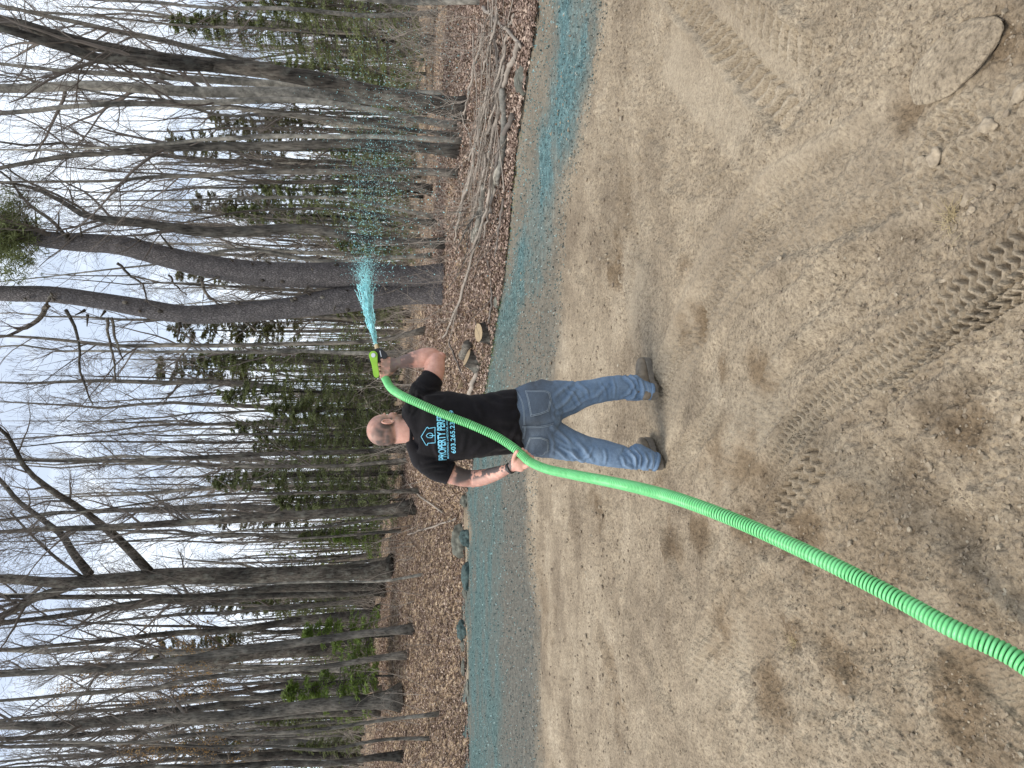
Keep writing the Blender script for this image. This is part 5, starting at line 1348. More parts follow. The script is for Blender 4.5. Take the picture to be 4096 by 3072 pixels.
# eye hollows
for s in (-1, 1):
    d2 = ((L - np.array([s * .029, .088, .0])) ** 2).sum(1); Vb -= (HM @ np.array([0, 1, 0]))[None] * (0.008 * np.exp(-d2 / .014 ** 2))[:, None]
Xb, Yb = proj(Vb)
inhead = (np.linalg.norm(L, axis=1) < .16)
ns = n3(L * 40, 3)
edge = (n3(L * 22, 4) - .5) * .03
stub = inhead * sstep(-.062, -.035, L[:, 2] + edge - np.clip(L[:, 1], 0, 1) * .3) * (1 - sstep(.020, .105, L[:, 2] + edge * .7 + np.clip(L[:, 1] + .03, -.1, .1) * .45)) * (1 - sstep(.025, .05, L[:, 1] + edge))
stub = np.maximum(stub, .45 * inhead * sstep(-.05, .0, L[:, 2]) * (1 - sstep(.03, .06, L[:, 1])))
beard = inhead * sstep(.0, .03, L[:, 1]) * (1 - sstep(-.06, -.035, L[:, 2])) * .5
stub = np.clip(np.maximum(stub, beard), 0, 1) * (.62 + .36 * sstep(.35, .65, n3(L * 55, 5) * .5 + n3(L * 17, 6) * .5))
laf = (Xb > 1795) & (Xb < 2045) & (Yb > 1840) & (Yb < 1970)
q = np.c_[Xb / 26, Yb / 26, Vb[:, 1] * 12]
tn = .55 * n3(q, 8) + .3 * n3(q * 2.3, 9) + .15 * n3(q * 5, 10)
side_ = sstep(-18, 12, (1917 + (Xb - 1880) * -.25 - Yb))
tat = laf * sstep(.44, .53, tn + .09 * side_) * np.clip(.25 + side_, 0, 1) * sstep(1800, 1830, Xb)
sw = np.exp(-((Xb - 1868) / 16) ** 2) * laf * sstep(.3, .5, tn) * sstep(1940, 1915, Yb)
tat = np.clip(np.maximum(tat, sw), 0, 1) * .93
raf = (Xb > 1560) & (Xb < 1690) & (Yb < 1490) & (Yb > 1390)
tat = np.maximum(tat, raf * .8 * sstep(.38, .6, tn + .25 * sstep(1660, 1600, Xb)) * (1 - sstep(1640, 1690, Xb)))
dirt = ((Xb > 1500) & (Xb < 1600) & (Yb > 1400) & (Yb < 1520)) * .55 * sstep(.3, .6, n3(q * 3, 12))
def skin_mat():
    m, N, L_, B = mat_new('skin')
    n = noise(N, L_, 22, 4, .6); n_b = noise(N, L_, 140, 3, .6)
    r = ramp(N, [(.3, (.52, .26, .20)), (.7, (.70, .40, .315))]); L_.new(n.outputs['Fac'], r.inputs['Fac'])
    c = mixc(N, L_, attr(N, 'stub').outputs['Fac'], r.outputs['Color'], (.095, .072, .062))
    c = mixc(N, L_, attr(N, 'tattoo').outputs['Fac'], c.outputs['Color'], (.062, .062, .066))
    c = mixc(N, L_, attr(N, 'dirt').outputs['Fac'], c.outputs['Color'], (.20, .165, .12))
    L_.new(c.outputs['Color'], B.inputs['Base Color'])
    B.inputs['Roughness'].default_value = .55; B.inputs['Subsurface Weight'].default_value = .12
    B.inputs['Subsurface Radius'].default_value = (.6, .25, .15); B.inputs['Subsurface Scale'].default_value = .015
    bump(N, L_, n_b.outputs['Fac'], B, .35, .003)
    return m
M['skin'] = skin_mat()
mpart('body', Vb, Qb, Tb, M['skin'], dict(stub=stub, tattoo=tat, dirt=dirt))
for s in (-1, 1):
    eb = MB()
    yaw = s * .45; rz_ = np.array([[math.cos(yaw), math.sin(yaw), 0], [-math.sin(yaw), math.cos(yaw), 0], [0, 0, 1]])
    # outer rim (helix), hollow bowl and lobe
    th = np.linspace(-.9, 4.0, 22); rim = np.c_[np.zeros(22), -.004 + .0175 * np.cos(th + .5) * -1, .004 + .030 * np.sin(th + .5)]
    rim = np.array([[s * (.083 + .012 * abs(p[1] + .004) / .0175 * (p[1] < 0)), p[1] - .008, p[2] - .014] for p in rim])
    C = np.array([hp(*p) for p in rim]); R_ = np.full(22, .0055) * np.r_[.7, .9, np.ones(18), .9, .7]
    eb.add(*loft(C, R_, R_, 30, 10))
    hell(eb, (s * .079, -.008, -.014), (.0055, .016, .027)); hell(eb, (s * .083, .000, -.040), (.005, .009, .010)); hell(eb, (s * .084, .007, -.016), (.005, .005, .008))
    Ve, Ne, Qe, Te = fuse(eb, .0016, 2); mpart('ear', Ve, Qe, Te, M['skin'], dict(stub=np.zeros(len(Ve)), tattoo=np.zeros(len(Ve)), dirt=np.zeros(len(Ve))))
    ee = MB(); ell(ee, hp(s * .029, .071, .0), (.0115,) * 3); V_ = np.concatenate(ee.V)
    mpart('eye', V_, None, np.concatenate(ee.T), simple_mat('eye_white', (.7, .68, .65), .25, .03))

# --- T-shirt
sh = MB()
lpx(sh, [(1638, 1718, 4.365, 138, .082), (1650, 1712, 4.37, 194, .100), (1668, 1706, 4.375, 236, .105), (1700, 1708, 4.38, 268, .128), (1760, 1706, 4.38, 283, .142), (1825, 1707, 4.38, 273, .142), (1890, 1706, 4.38, 258, .140), (1956, 1697, 4.39, 255, .142), (2021, 1688, 4.40, 253, .146), (2062, 1684, 4.41, 252, .146), (2078, 1682, 4.41, 252, .146)], 40, 40, sq=.92)
lpx(sh, [(1644, 1756, 4.36, 50, .04), (1662, 1790, 4.37, 70, .06), (1690, 1822, 4.375, 104, .08), (1725, 1852, 4.375, 112, .085), (1762, 1876, 4.375, 108, .082), (1798, 1892, 4.38, 92, .070)], 20, 26)
lpx(sh, [(1640, 1690, 4.365, 50, .045), (1652, 1650, 4.375, 80, .065), (1672, 1605, 4.395, 100, .085), (1695, 1570, 4.42, 118, .088), (1714, 1540, 4.445, 108, .082), (1729, 1514, 4.465, 92, .070)], 20, 26)
Vs, Ns, Qs, Ts = fuse(sh, .0065, 4)
Xs, Ys = proj(Vs)
FS = [([(1755, 1835), (1740, 1790), (1735, 1740)], 7, .006), ([(1772, 1842), (1770, 1800)], 6, .006), ([(1690, 1850), (1740, 1835), (1790, 1845)], 6, .007), ([(1680, 1870), (1730, 1860), (1785, 1862)], 6, .008), ([(1700, 1895), (1740, 1880), (1780, 1882)], 5, .007),
      ([(1660, 1560), (1700, 1590), (1760, 1585)], 7, .008), ([(1670, 1530), (1710, 1560), (1765, 1560)], 6, .007), ([(1650, 1640), (1665, 1600), (1672, 1560)], 6, .006), ([(1640, 1665), (1660, 1640), (1680, 1610)], 5, .005),
      ([(1880, 1830), (1930, 1770), (1990, 1740)], 10, .006), ([(1920, 1825), (1980, 1790), (2050, 1780)], 9, .007), ([(1990, 1810), (2040, 1770), (2075, 1700)], 8, .006), ([(1900, 1585), (1960, 1620), (2040, 1630)], 10, .007), ([(1960, 1572), (2010, 1600), (2070, 1600)], 8, .007),
      ([(1850, 1580), (1900, 1610), (1930, 1660)], 9, .005), ([(1800, 1845), (1850, 1800), (1860, 1740)], 9, .005)]
h = folds(Xs, Ys, Ns, FS) + .009 * (n3(Vs * np.array([7, 7, 4.5]), 21) - .5) + .004 * (n3(Vs * np.array([18, 18, 9]), 22) - .5)
low = sstep(1900, 2070, Xs); h = h + low * .008 * np.sin(Vs[:, 0] * 60 + 3 * n3(Vs * 6, 23) * 4) * .6
Vs = Vs + Ns * h[:, None]
def cloth_mat(name, c1, c2, weave=700, rough=.9, sheen=.0):
    m, N, L_, B = mat_new(name)
    n = noise(N, L_, 11, 5, .65); r = ramp(N, [(.3, c1), (.7, c2)]); L_.new(n.outputs['Fac'], r.inputs['Fac'])
    L_.new(r.outputs['Color'], B.inputs['Base Color']); B.inputs['Roughness'].default_value = rough
    B.inputs['Specular IOR Level'].default_value = .2
    B.inputs['Sheen Weight'].default_value = sheen
    w = noise(N, L_, weave, 2, .5); n2_ = noise(N, L_, 26, 4, .6)
    b = bump(N, L_, n2_.outputs['Fac'], B, .5, .008); bump(N, L_, w.outputs['Fac'], B, .25, .001, b)
    return m
M['shirt'] = cloth_mat('black_cotton', (.006, .0055, .0068), (.0125, .011, .0135), sheen=.05)
mpart('t_shirt', Vs, Qs, Ts, M['shirt'])
BV_S = BVHTree.FromPolygons([Vector(v) for v in Vs], [list(q_) for q_ in Qs] + ([] if Ts is None else [list(t) for t in Ts]))
def on_surf(bvh, X, Y, off):
    d = nrm(ray(X, Y)[None])[0]; hit = bvh.ray_cast(Vector(CAM), Vector(d))
    if hit[0] is None: return None
    return np.array(hit[0]) - d * off
def line_on(bvh, pts, w, off=.002, S=5, step=3.0):
    P = np.array(pts, float); L_ = np.hypot(*np.diff(P, axis=0).T).sum(); n = max(3, int(L_ / step))
    P = resample(np.c_[P, np.zeros(len(P))], n)[:, :2] if len(P) > 2 else np.linspace(P[0], P[-1], n)
    C = [on_surf(bvh, x_, y_, off) for x_, y_ in P]; C = np.array([c for c in C if c is not None])
    if len(C) < 3: return None
    return tubes(C[None], np.full((1, len(C)), w), S)
# neck ribbing and cuffs
def ring_part(name, c, T_, a, b, r, mat, parent=None, n=40, depth=(0, 1, 0), wid=None):
    T_ = np.asarray(T_, float); T_ = T_ / np.linalg.norm(T_); E = np.asarray(depth, float); E = E - (E @ T_) * T_; E /= np.linalg.norm(E); Sd = np.cross(T_, E)
    th = np.linspace(0, 2 * math.pi, n + 1)[:-1]
    C = c + Sd * (a * np.cos(th))[:, None] + E * (b * np.sin(th))[:, None]
    wid = wid or r; prof = [(-wid, 0), (-wid * .8, r * .8), (0, r), (wid * .8, r * .8), (wid, 0), (0, -r * .6)]
    V = []; rad = nrm(C - c)
    for (u_, v_) in prof: V.append(C + T_ * u_ + rad * v_)
    V = np.stack(V, 1).reshape(-1, 3); k = len(prof)
    i, j = np.meshgrid(np.arange(n), np.arange(k), indexing='ij')
    Qr = np.stack([i * k + j, i * k + (j + 1) % k, ((i + 1) % n) * k + (j + 1) % k, ((i + 1) % n) * k + j], -1).reshape(-1, 4)
    return mpart(name, V, Qr, None, mat, parent=parent)
ring_part('collar', PD(1634, 1721, 4.362), PD(1600, 1724, 4.34) - PD(1650, 1720, 4.37), px2m(104, 4.36), .067, .005, M['shirt'], wid=.011)
ring_part('sleeve_hem', PD(1797, 1892, 4.38), PD(1797, 1892, 4.38) - PD(1760, 1876, 4.375), px2m(91, 4.38), .069, .004, M['shirt'], wid=.010)
ring_part('sleeve_hem', PD(1728, 1515, 4.465), PD(1728, 1515, 4.465) - PD(1712, 1538, 4.445), px2m(90, 4.46), .069, .004, M['shirt'], wid=.010)
# print on the back
M['print'] = simple_mat('cyan_print', (.20, .62, .85), .6, .08, 80)
def text_px(txt, X0, Y0, X1, Y1, cap, spread=1.0, bold=.012):
    """text whose base line runs from photograph pixel (X0, Y0) to (X1, Y1); cap = letter height in pixels"""
    cu = bpy.data.curves.new('t', 'FONT'); cu.body = txt; cu.size = 1.0; cu.offset = bold; cu.resolution_u = 3; cu.space_character = spread
    o = bpy.data.objects.new('t', cu); COL.objects.link(o)
    dg = bpy.context.evaluated_depsgraph_get(); dg.update(); me = bpy.data.meshes.new_from_object(o.evaluated_get(dg))
    bpy.data.objects.remove(o)
    bm = bmesh.new(); bm.from_mesh(me); bmesh.ops.triangulate(bm, faces=bm.faces[:])
    for _ in range(3):
        es = [e for e in bm.edges if e.calc_length() > .3]
        if not es: break
        bmesh.ops.subdivide_edges(bm, edges=es, cuts=1); bmesh.ops.triangulate(bm, faces=bm.faces[:])
    V = np.array([v.co[:] for v in bm.verts]); T = np.array([[v.index for v in f.verts] for f in bm.faces]); bm.free(); bpy.data.meshes.remove(me)
    w = V[:, 0].max() - V[:, 0].min(); V[:, 0] -= V[:, 0].min(); hgt = .7
    f = V[:, 0] / w; bx, by = X0 + (X1 - X0) * f, Y0 + (Y1 - Y0) * f
    up = np.array([Y1 - Y0, -(X1 - X0)], float); up /= np.hypot(*up)      # towards the letters' top
    if up[0] > 0: up = -up
    k = V[:, 1] / hgt * cap
    out = [on_surf(BV_S, x_, y_, .0025) for x_, y_ in zip(bx + up[0] * k, by + up[1] * k)]
    out = [np.array(CAM) if c is None else c for c in out]
    return np.array(out), T
pm = MB()
for args in (('PROPERTY PERFE', 1785, 1840, 1777, 1661, 31, .95, .018), ('MAINTENANCE, LANDSCAPES, AND', 1796, 1834, 1791, 1682, 7, 1.15, .01), ('603.265.23', 1823, 1813, 1817, 1688, 18, 1.05, .016), ('9', 1813, 1654, 1812.5, 1641, 16, 1.0, .016)):
    Vt, Tt = text_px(*args); mpart('shirt_lettering', Vt, None, Tt, M['print'])
pl = MB()
for pts in ([(1741, 1731), (1741, 1771)], [(1741, 1771), (1711, 1773)], [(1711, 1773), (1711, 1780)], [(1711, 1780), (1704, 1780)], [(1704, 1780), (1684.5, 1747)], [(1684.5, 1747), (1708, 1709)], [(1708, 1709), (1713, 1709)], [(1713, 1709), (1713, 1714)], [(1713, 1714), (1741, 1709)], [(1741, 1709), (1740, 1731)],
            [(1741, 1742), (1728, 1742), (1718, 1742)], [(1705, 1743), (1712, 1735), (1722, 1732), (1730, 1736), (1731, 1743), (1729, 1749), (1720, 1751), (1711, 1749), (1705, 1743)]):
    r_ = line_on(BV_S, pts, .0022, .002, step=2.5)
    if r_: pl.add(*r_)
mpart('house_and_leaf_emblem', np.concatenate(pl.V), np.concatenate(pl.Q), None, M['print'])

# --- jeans
jn = MB()
lpx(jn, [(2030, 1686, 4.41, 232, .128), (2070, 1686, 4.42, 246, .134), (2102, 1680, 4.43, 276, .145), (2140, 1675, 4.435, 302, .152), (2175, 1674, 4.44, 312, .150), (2205, 1678, 4.45, 300, .135), (2222, 1682, 4.455, 270, .11)], 26, 40, sq=.9)
lpx(jn, [(2130, 1615, 4.44, 170, .13), (2190, 1608, 4.45, 176, .128), (2225, 1600, 4.46, 164, .118), (2289, 1587, 4.49, 132, .098), (2343, 1574, 4.51, 106, .085), (2391, 1564, 4.535, 98, .078), (2440, 1556, 4.56, 100, .080), (2492, 1551, 4.59, 103, .080), (2533, 1553, 4.605, 112, .080), (2556, 1558, 4.61, 96, .075), (2582, 1562, 4.615, 80, .070), (2600, 1565, 4.62, 68, .066)], 44, 30)
lpx(jn, [(2130, 1742, 4.43, 160, .13), (2190, 1750, 4.44, 164, .126), (2225, 1762, 4.445, 148, .116), (2289, 1783, 4.455, 126, .098), (2343, 1798, 4.465, 112, .088), (2391, 1809, 4.47, 107, .080), (2440, 1819, 4.475, 100, .078), (2492, 1829, 4.485, 90, .076), (2520, 1834, 4.49, 92, .076), (2545, 1830, 4.50, 108, .078), (2575, 1836, 4.505, 98, .076), (2605, 1843, 4.51, 84, .070), (2622, 1847, 4.51, 72, .066)], 44, 30)
ell(jn, PD(2160, 1612, 4.40), (.10, .10, .105)); ell(jn, PD(2160, 1745, 4.395), (.098, .10, .105))
Vj, Nj, Qj, Tj = fuse(jn, .0062, 4)
Xj, Yj = proj(Vj)
FJ = [([(2150, 1530), (2165, 1500 + 20), (2200, 1530)], 7, .006), ([(2215, 1590), (2250, 1560), (2290, 1530)], 7, .007), ([(2225, 1640), (2270, 1600), (2300, 1560)], 7, .009), ([(2230, 1655), (2290, 1635), (2350, 1595)], 6, .008), ([(2270, 1555), (2300, 1580), (2320, 1620)], 6, .008), ([(2310, 1530), (2345, 1560), (2360, 1600)], 6, .006),
      ([(2350, 1600), (2390, 1580), (2430, 1540)], 7, .006), ([(2400, 1530), (2420, 1560), (2425, 1595)], 5, .004), ([(2450, 1515), (2460, 1550), (2458, 1590)], 5, .004), ([(2500, 1505), (2530, 1530), (2545, 1570)], 6, .011), ([(2520, 1500), (2545, 1520), (2560, 1560)], 5, .009), ([(2510, 1600), (2535, 1590), (2550, 1560)], 6, .011), ([(2490, 1590), (2515, 1575), (2540, 1540)], 6, .007), ([(2565, 1520), (2575, 1555), (2572, 1595)], 6, .008),
      ([(2215, 1710), (2260, 1750), (2310, 1800)], 8, .009), ([(2235, 1760), (2280, 1790), (2310, 1830)], 7, .009), ([(2250, 1790), (2290, 1815), (2330, 1850)], 7, .010), ([(2300, 1760), (2340, 1800), (2370, 1845)], 8, .007), ([(2210, 1790), (2250, 1820), (2270, 1840)], 6, .006), ([(2340, 1840), (2360, 1820), (2370, 1790)], 5, .005), ([(2420, 1800), (2425, 1830), (2420, 1855)], 5, .005),
      ([(2500, 1810), (2525, 1790 + 10), (2550, 1810)], 5, .006), ([(2510, 1800), (2540, 1830), (2548, 1878)], 6, .012), ([(2530, 1790), (2562, 1825), (2558, 1878)], 5, .011), ([(2490, 1830), (2500, 1860), (2545, 1880)], 6, .008), ([(2575, 1810), (2590, 1840), (2585, 1870)], 6, .007), ([(2605, 1815), (2612, 1850), (2605, 1872)], 5, .005),
      ([(2200, 1600), (2215, 1640), (2218, 1670)], 6, .005), ([(2205, 1745), (2215, 1775), (2210, 1820)], 6, .005)]
hJ = folds(Xj, Yj, Nj, FJ) + .010 * (n3(Vj * np.array([9, 9, 6]), 31) - .5) + .006 * (n3(Vj * np.array([22, 22, 11]), 32) - .5) * sstep(2150, 2260, Xj) + .002 * (n3(Vj * 60, 33) - .5)
hJ -= .012 * np.exp(-(seg_dist(Xj, Yj, (2110, 1706), (2222, 1692))[0] / 9) ** 2) * (Nj[:, 1] < 0)
Vj = Vj + Nj * hJ[:, None]
crest = np.clip(.5 + folds(Xj, Yj, Nj, FJ) * 55, 0, 1); hJ = hJ * 1.0
seatd = (1 - sstep(2150, 2290, Xj)) * .8 * (.7 + .6 * n3(Vj * 12, 35))
def denim():
    m, N, L_, B = mat_new('denim')
    n = noise(N, L_, 13, 5, .65); r = ramp(N, [(.3, (.105, .17, .27)), (.7, (.215, .31, .44))]); L_.new(n.outputs['Fac'], r.inputs['Fac'])
    a = attr(N, 'wear'); rr = ramp(N, [(.25, (0, 0, 0)), (1.0, (.4, .4, .4))]); L_.new(a.outputs['Fac'], rr.inputs['Fac'])
    c = mixc(N, L_, rr.outputs['Color'], r.outputs['Color'], (.30, .38, .48))
    c = mixc(N, L_, attr(N, 'grime').outputs['Fac'], c.outputs['Color'], (.085, .10, .12))
    w = noise(N, L_, 420, 3, .7); r3 = ramp(N, [(.35, (.72, .72, .74)), (.65, (1.2, 1.2, 1.2))]); L_.new(w.outputs['Fac'], r3.inputs['Fac'])
    c = mixc(N, L_, 1, c.outputs['Color'], r3.outputs['Color'], 'MULTIPLY')
    L_.new(c.outputs['Color'], B.inputs['Base Color']); B.inputs['Roughness'].default_value = .9; B.inputs['Specular IOR Level'].default_value = .2
    n2_ = noise(N, L_, 34, 5, .65); b = bump(N, L_, n2_.outputs['Fac'], B, .55, .010); bump(N, L_, w.outputs['Fac'], B, .3, .0015, b)
    return m
M['denim'] = denim()
jeans = mpart('jeans', Vj, Qj, Tj, M['denim'], dict(wear=crest, grime=seatd))
BV_J = BVHTree.FromPolygons([Vector(v) for v in Vj], [list(q_) for q_ in Qj] + ([] if Tj is None else [list(t) for t in Tj]))
def inside(px_, py_, poly):
    c = False; j = len(poly) - 1
    for i in range(len(poly)):
        if (poly[i][1] > py_) != (poly[j][1] > py_) and px_ < (poly[j][0] - poly[i][0]) * (py_ - poly[i][1]) / (poly[j][1] - poly[i][1]) + poly[i][0]: c = not c
        j = i
    return c
M['thread'] = simple_mat('seam_thread', (.30, .36, .42), .9, .2, 300)
def patch(name, poly, off, parent, step=4.0, wear=.3, grime=.8):
    xs = [p[0] for p in poly]; ys = [p[1] for p in poly]; idx = {}; V = []; F = []
    nx, ny = int((max(xs) - min(xs)) / step) + 1, int((max(ys) - min(ys)) / step) + 1
    for i in range(nx + 1):
        for j in range(ny + 1):
            X_, Y_ = min(xs) + i * step, min(ys) + j * step
            if inside(X_, Y_, poly):
                p = on_surf(BV_J, X_, Y_, off)
                if p is not None: idx[i, j] = len(V); V.append(p)
    for (i, j) in list(idx):
        if all(k in idx for k in ((i + 1, j), (i + 1, j + 1), (i, j + 1))): F.append([idx[i, j], idx[i + 1, j], idx[i + 1, j + 1], idx[i, j + 1]])
    o = mpart(name, np.array(V), np.array(F), None, M['denim'], dict(wear=np.full(len(V), wear), grime=np.full(len(V), grime)), parent=parent)
    o.modifiers.new('t', 'SOLIDIFY').thickness = .0025
    mbx = MB()
    cen = np.mean(poly, 0)
    for f in (.97, .88):
        pp = [tuple(cen + (np.array(p) - cen) * f) for p in poly]; pp.append(pp[0])
        for i in range(len(pp) - 1):
            r_ = line_on(BV_J, [pp[i], pp[i + 1]], .0016, off + .002, step=4)
            if r_: mbx.add(*r_)
    mpart('stitching', np.concatenate(mbx.V), np.concatenate(mbx.Q), None, M['thread'], parent=o)
pkR = [(2099, 1562), (2110, 1598), (2122, 1668), (2160, 1660), (2196, 1646), (2207, 1600), (2200, 1570), (2184, 1562), (2140, 1562)]
pkL = [(2118, 1750), (2106, 1780), (2098, 1806), (2124, 1819), (2168, 1824), (2196, 1804), (2194, 1760), (2164, 1749)]
patch('back_pocket', pkR, .004, jeans); patch('back_pocket', pkL, .004, jeans)
sm = MB()
for pts in ([(2064, 1566), (2079, 1592), (2091, 1630), (2096, 1700)], [(2068, 1566), (2083, 1592), (2095, 1630), (2100, 1700)], [(2098, 1708), (2096, 1731), (2091, 1756)], [(2102, 1708), (2100, 1731), (2095, 1756)], [(2088, 1706), (2130, 1706), (2170, 1704), (2214, 1694)], [(2088, 1711), (2130, 1711), (2170, 1709), (2212, 1700)],
            [(2586, 1534), (2594, 1565), (2590, 1592)], [(2612, 1818), (2616, 1848), (2612, 1872)]):
    r_ = line_on(BV_J, pts, .0016, .001, step=4)
    if r_: mpart('seam', r_[0], r_[1], None, M['thread'], parent=jeans)
ring_part('trouser_hem', PD(2599, 1564, 4.62), PD(2599, 1564, 4.62) - PD(2570, 1560, 4.612), px2m(68, 4.62), .067, .004, M['denim'], parent=jeans, wid=.012)
ring_part('trouser_hem', PD(2621, 1847, 4.51), PD(2621, 1847, 4.51) - PD(2595, 1840, 4.507), px2m(73, 4.51), .067, .004, M['denim'], parent=jeans, wid=.012)

# --- boots
M['leather'] = simple_mat('dusty_boot_leather', (.19, .155, .115), .85, .35, 22, .5, 60, dist=.004)
M['sole'] = simple_mat('dusty_rubber_sole', (.15, .13, .105), .9, .3, 30, .4, 80)
def boot(heel, toe, ank, label=None):
    f = toe - heel; f[2] = 0; f = f / np.linalg.norm(f); s = np.array([f[1], -f[0], 0]); z0 = .004
    G = lambda a, b, c: heel * np.array([1, 1, 0]) + f * a + s * b + np.array([0, 0, c + z0])
    bt = MB()
    rows = [(-.005, .030, .030, .065), (.03, .042, .048, .075), (.09, .042, .055, .08), (.15, .046, .046, .072), (.21, .052, .038, .064), (.26, .050, .034, .058), (.295, .036, .026, .052), (.308, .018, .016, .048)]
    C = np.array([G(r[0], 0, r[3]) for r in rows]); bt.add(*loft(C, np.array([r[1] for r in rows]), np.array([r[2] for r in rows]), 24, 22, depth=(0, 0, 1), sq=.85))
    A = np.array([G(.055, 0, .05), G(.055, 0, .11), G(.05, 0, .16), ank]); bt.add(*loft(A, np.array([.043, .044, .042, .040]), np.array([.052, .048, .044, .040]), 10, 22, depth=f))
    Vv, Nv, Qv, Tv = fuse(bt, .005, 3)
    Vv = Vv + Nv * (.003 * (n3(Vv * 40, 51) - .5))[:, None]
    b = mpart('boot', Vv, Qv, Tv, M['leather'])
    t = np.linspace(0, 1, 15); hw = np.interp(t, [0, .06, .2, .45, .62, .8, .93, 1], [.018, .036, .044, .040, .050, .054, .038, .012])
    ring = [(-.012 + .328 * t_, w_) for t_, w_ in zip(t, hw)] + [(-.012 + .328 * t_, -w_) for t_, w_ in zip(t[::-1], hw[::-1])]
    V = []; lv = [(0, .97), (.008, 1.0), (.024, 1.03), (.036, 1.02), (.04, .95)]
    for zz, sc in lv:
        for (a, w_) in ring:
            V.append(G(a, w_ * sc, zz + (.0 if not (.30 < (a + .012) / .328 < .45) or zz > .01 else .008)))
    n = len(ring); k = len(lv); Qs_ = []
    for i in range(k - 1):
        for j in range(n): Qs_.append([i * n + j, i * n + (j + 1) % n, (i + 1) * n + (j + 1) % n, (i + 1) * n + j])
    V.append(G(.15, 0, 0)); V.append(G(.15, 0, .04)); Ts_ = [[n * k, (j + 1) % n, j] for j in range(n)] + [[n * k + 1, (k - 1) * n + j, (k - 1) * n + (j + 1) % n] for j in range(n)]
    mpart('sole', np.array(V), np.array(Qs_), np.array(Ts_), M['sole'], parent=b, smooth=False)
    lm = MB()
    for i in range(4):
        a = .15 + i * .022; zc = .125 - i * .012
        P = np.array([G(a, -.03, zc - .012), G(a + .004, 0, zc), G(a, .03, zc - .012)]); lm.add(*tubes(P[None], np.full((1, 3), .0028), 6))
    mpart('laces', np.concatenate(lm.V), np.concatenate(lm.Q), None, simple_mat('boot_lace', (.2, .16, .1), .9), parent=b)
boot(feetR.copy(), feetRt.copy(), PD(2585, 1565, 4.62)); boot(feetL.copy(), feetLt.copy(), PD(2605, 1846, 4.51))
ring_part('wristband', PD(2041, 1873, 4.172), PD(2058, 1862, 4.15) - PD(2025, 1878, 4.20), px2m(42, 4.17), .026, .0035, simple_mat('black_rubber', (.012, .012, .013), .5), wid=.011)

# ------------------------------------------------------------------ hose
HP = [(1540, 1512, 4.50), (1563, 1551, 4.40), (1597, 1576, 4.28), (1645, 1600, 4.21), (1742, 1643, 4.195), (1790, 1663, 4.192), (1840, 1682, 4.19), (1886, 1700, 4.185), (1984, 1745, 4.165), (2052, 1789, 4.12), (2088, 1820, 4.085), (2120, 1847, 4.03), (2187, 1876, 3.88), (2289, 1898, 3.62), (2459, 1931, 3.22), (2594, 1962, 2.97), (2743, 2006, 2.72),
      (2955, 2087, 2.50), (3233, 2212, 2.24), (3511, 2351, 2.05), (3789, 2503, 1.88), (4096, 2656, 1.745)]
HPw = [PD(*p) for p in HP]
HPw += [HPw[-1] + np.array([-.10, -.20, -.03]), HPw[-1] + np.array([-.24, -.46, -.06]), np.array([-1.05, .55, .035]), np.array([-1.35, .0, .03]), np.array([-1.8, -.5, .03]), np.array([-2.2, -1.2, .03])]
HPw = np.array(HPw)
Lh = np.linalg.norm(np.diff(HPw, axis=0), axis=1).sum()
pitch = .0122; nr_ = int(Lh / pitch)
Cc = resample(HPw, nr_ * 5)
prof = np.tile([0.0228, 0.0255, 0.0262, 0.0255, 0.0228], nr_)
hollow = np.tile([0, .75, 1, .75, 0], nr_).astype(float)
off = np.tile([.0, .22, .5, .78, 1.0], nr_)
idx = (np.repeat(np.arange(nr_), 5) + off) * 5
ii = np.clip(idx, 0, len(Cc) - 1.001); i0 = ii.astype(int); Cc = Cc[i0] * (1 - (ii - i0))[:, None] + Cc[i0 + 1] * (ii - i0)[:, None]
Vh, Qh = tubes(Cc[None], prof[None] * .98, 22)
def hose_mat():
    m, N, L_, B = mat_new('green_hose')
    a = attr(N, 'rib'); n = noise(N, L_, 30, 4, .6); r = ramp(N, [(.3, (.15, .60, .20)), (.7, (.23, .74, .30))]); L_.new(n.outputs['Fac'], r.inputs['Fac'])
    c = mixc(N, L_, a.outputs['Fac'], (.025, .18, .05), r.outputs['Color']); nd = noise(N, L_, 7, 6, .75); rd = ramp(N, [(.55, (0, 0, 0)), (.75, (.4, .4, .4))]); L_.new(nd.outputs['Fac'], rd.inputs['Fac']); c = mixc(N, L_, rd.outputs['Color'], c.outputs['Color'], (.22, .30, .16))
    L_.new(c.outputs['Color'], B.inputs['Base Color']); B.inputs['Roughness'].default_value = .38
    return m
hose = link('spray_hose', mk_mesh('spray_hose', Vh, Qh, attrs={'rib': np.repeat(hollow, 22)}), hose_mat())
tag(hose, 'bright green ribbed hose running from the raised hand past the hip to the foreground', 'hose')

# ------------------------------------------------------------------ spray gun
g_root = thing('spray_gun', PD(1510, 1440, 4.50), 'black spray gun with lime green lever in the man\'s raised right hand', 'spray gun')
GO = np.array(g_root.location)
def prism(name, outline, D0, D1, mat, bev=.003, parent=None):
    bm = bmesh.new(); n = len(outline)
    a = [bm.verts.new(Vector(PD(x_, y_, D0) - GO)) for x_, y_ in outline]; b = [bm.verts.new(Vector(PD(x_, y_, D1) - GO)) for x_, y_ in outline]
    bm.faces.new(a); bm.faces.new(b[::-1])
    for i in range(n): bm.faces.new([a[i], b[i], b[(i + 1) % n], a[(i + 1) % n]][::-1])
    bmesh.ops.recalc_face_normals(bm, faces=bm.faces[:])
    bmesh.ops.bevel(bm, geom=bm.edges[:], offset=bev, segments=2, affect='EDGES')
    me = bpy.data.meshes.new(name); bm.to_mesh(me); bm.free()
    for p in me.polygons: p.use_smooth = False
    return link(name, me, mat, parent or g_root)
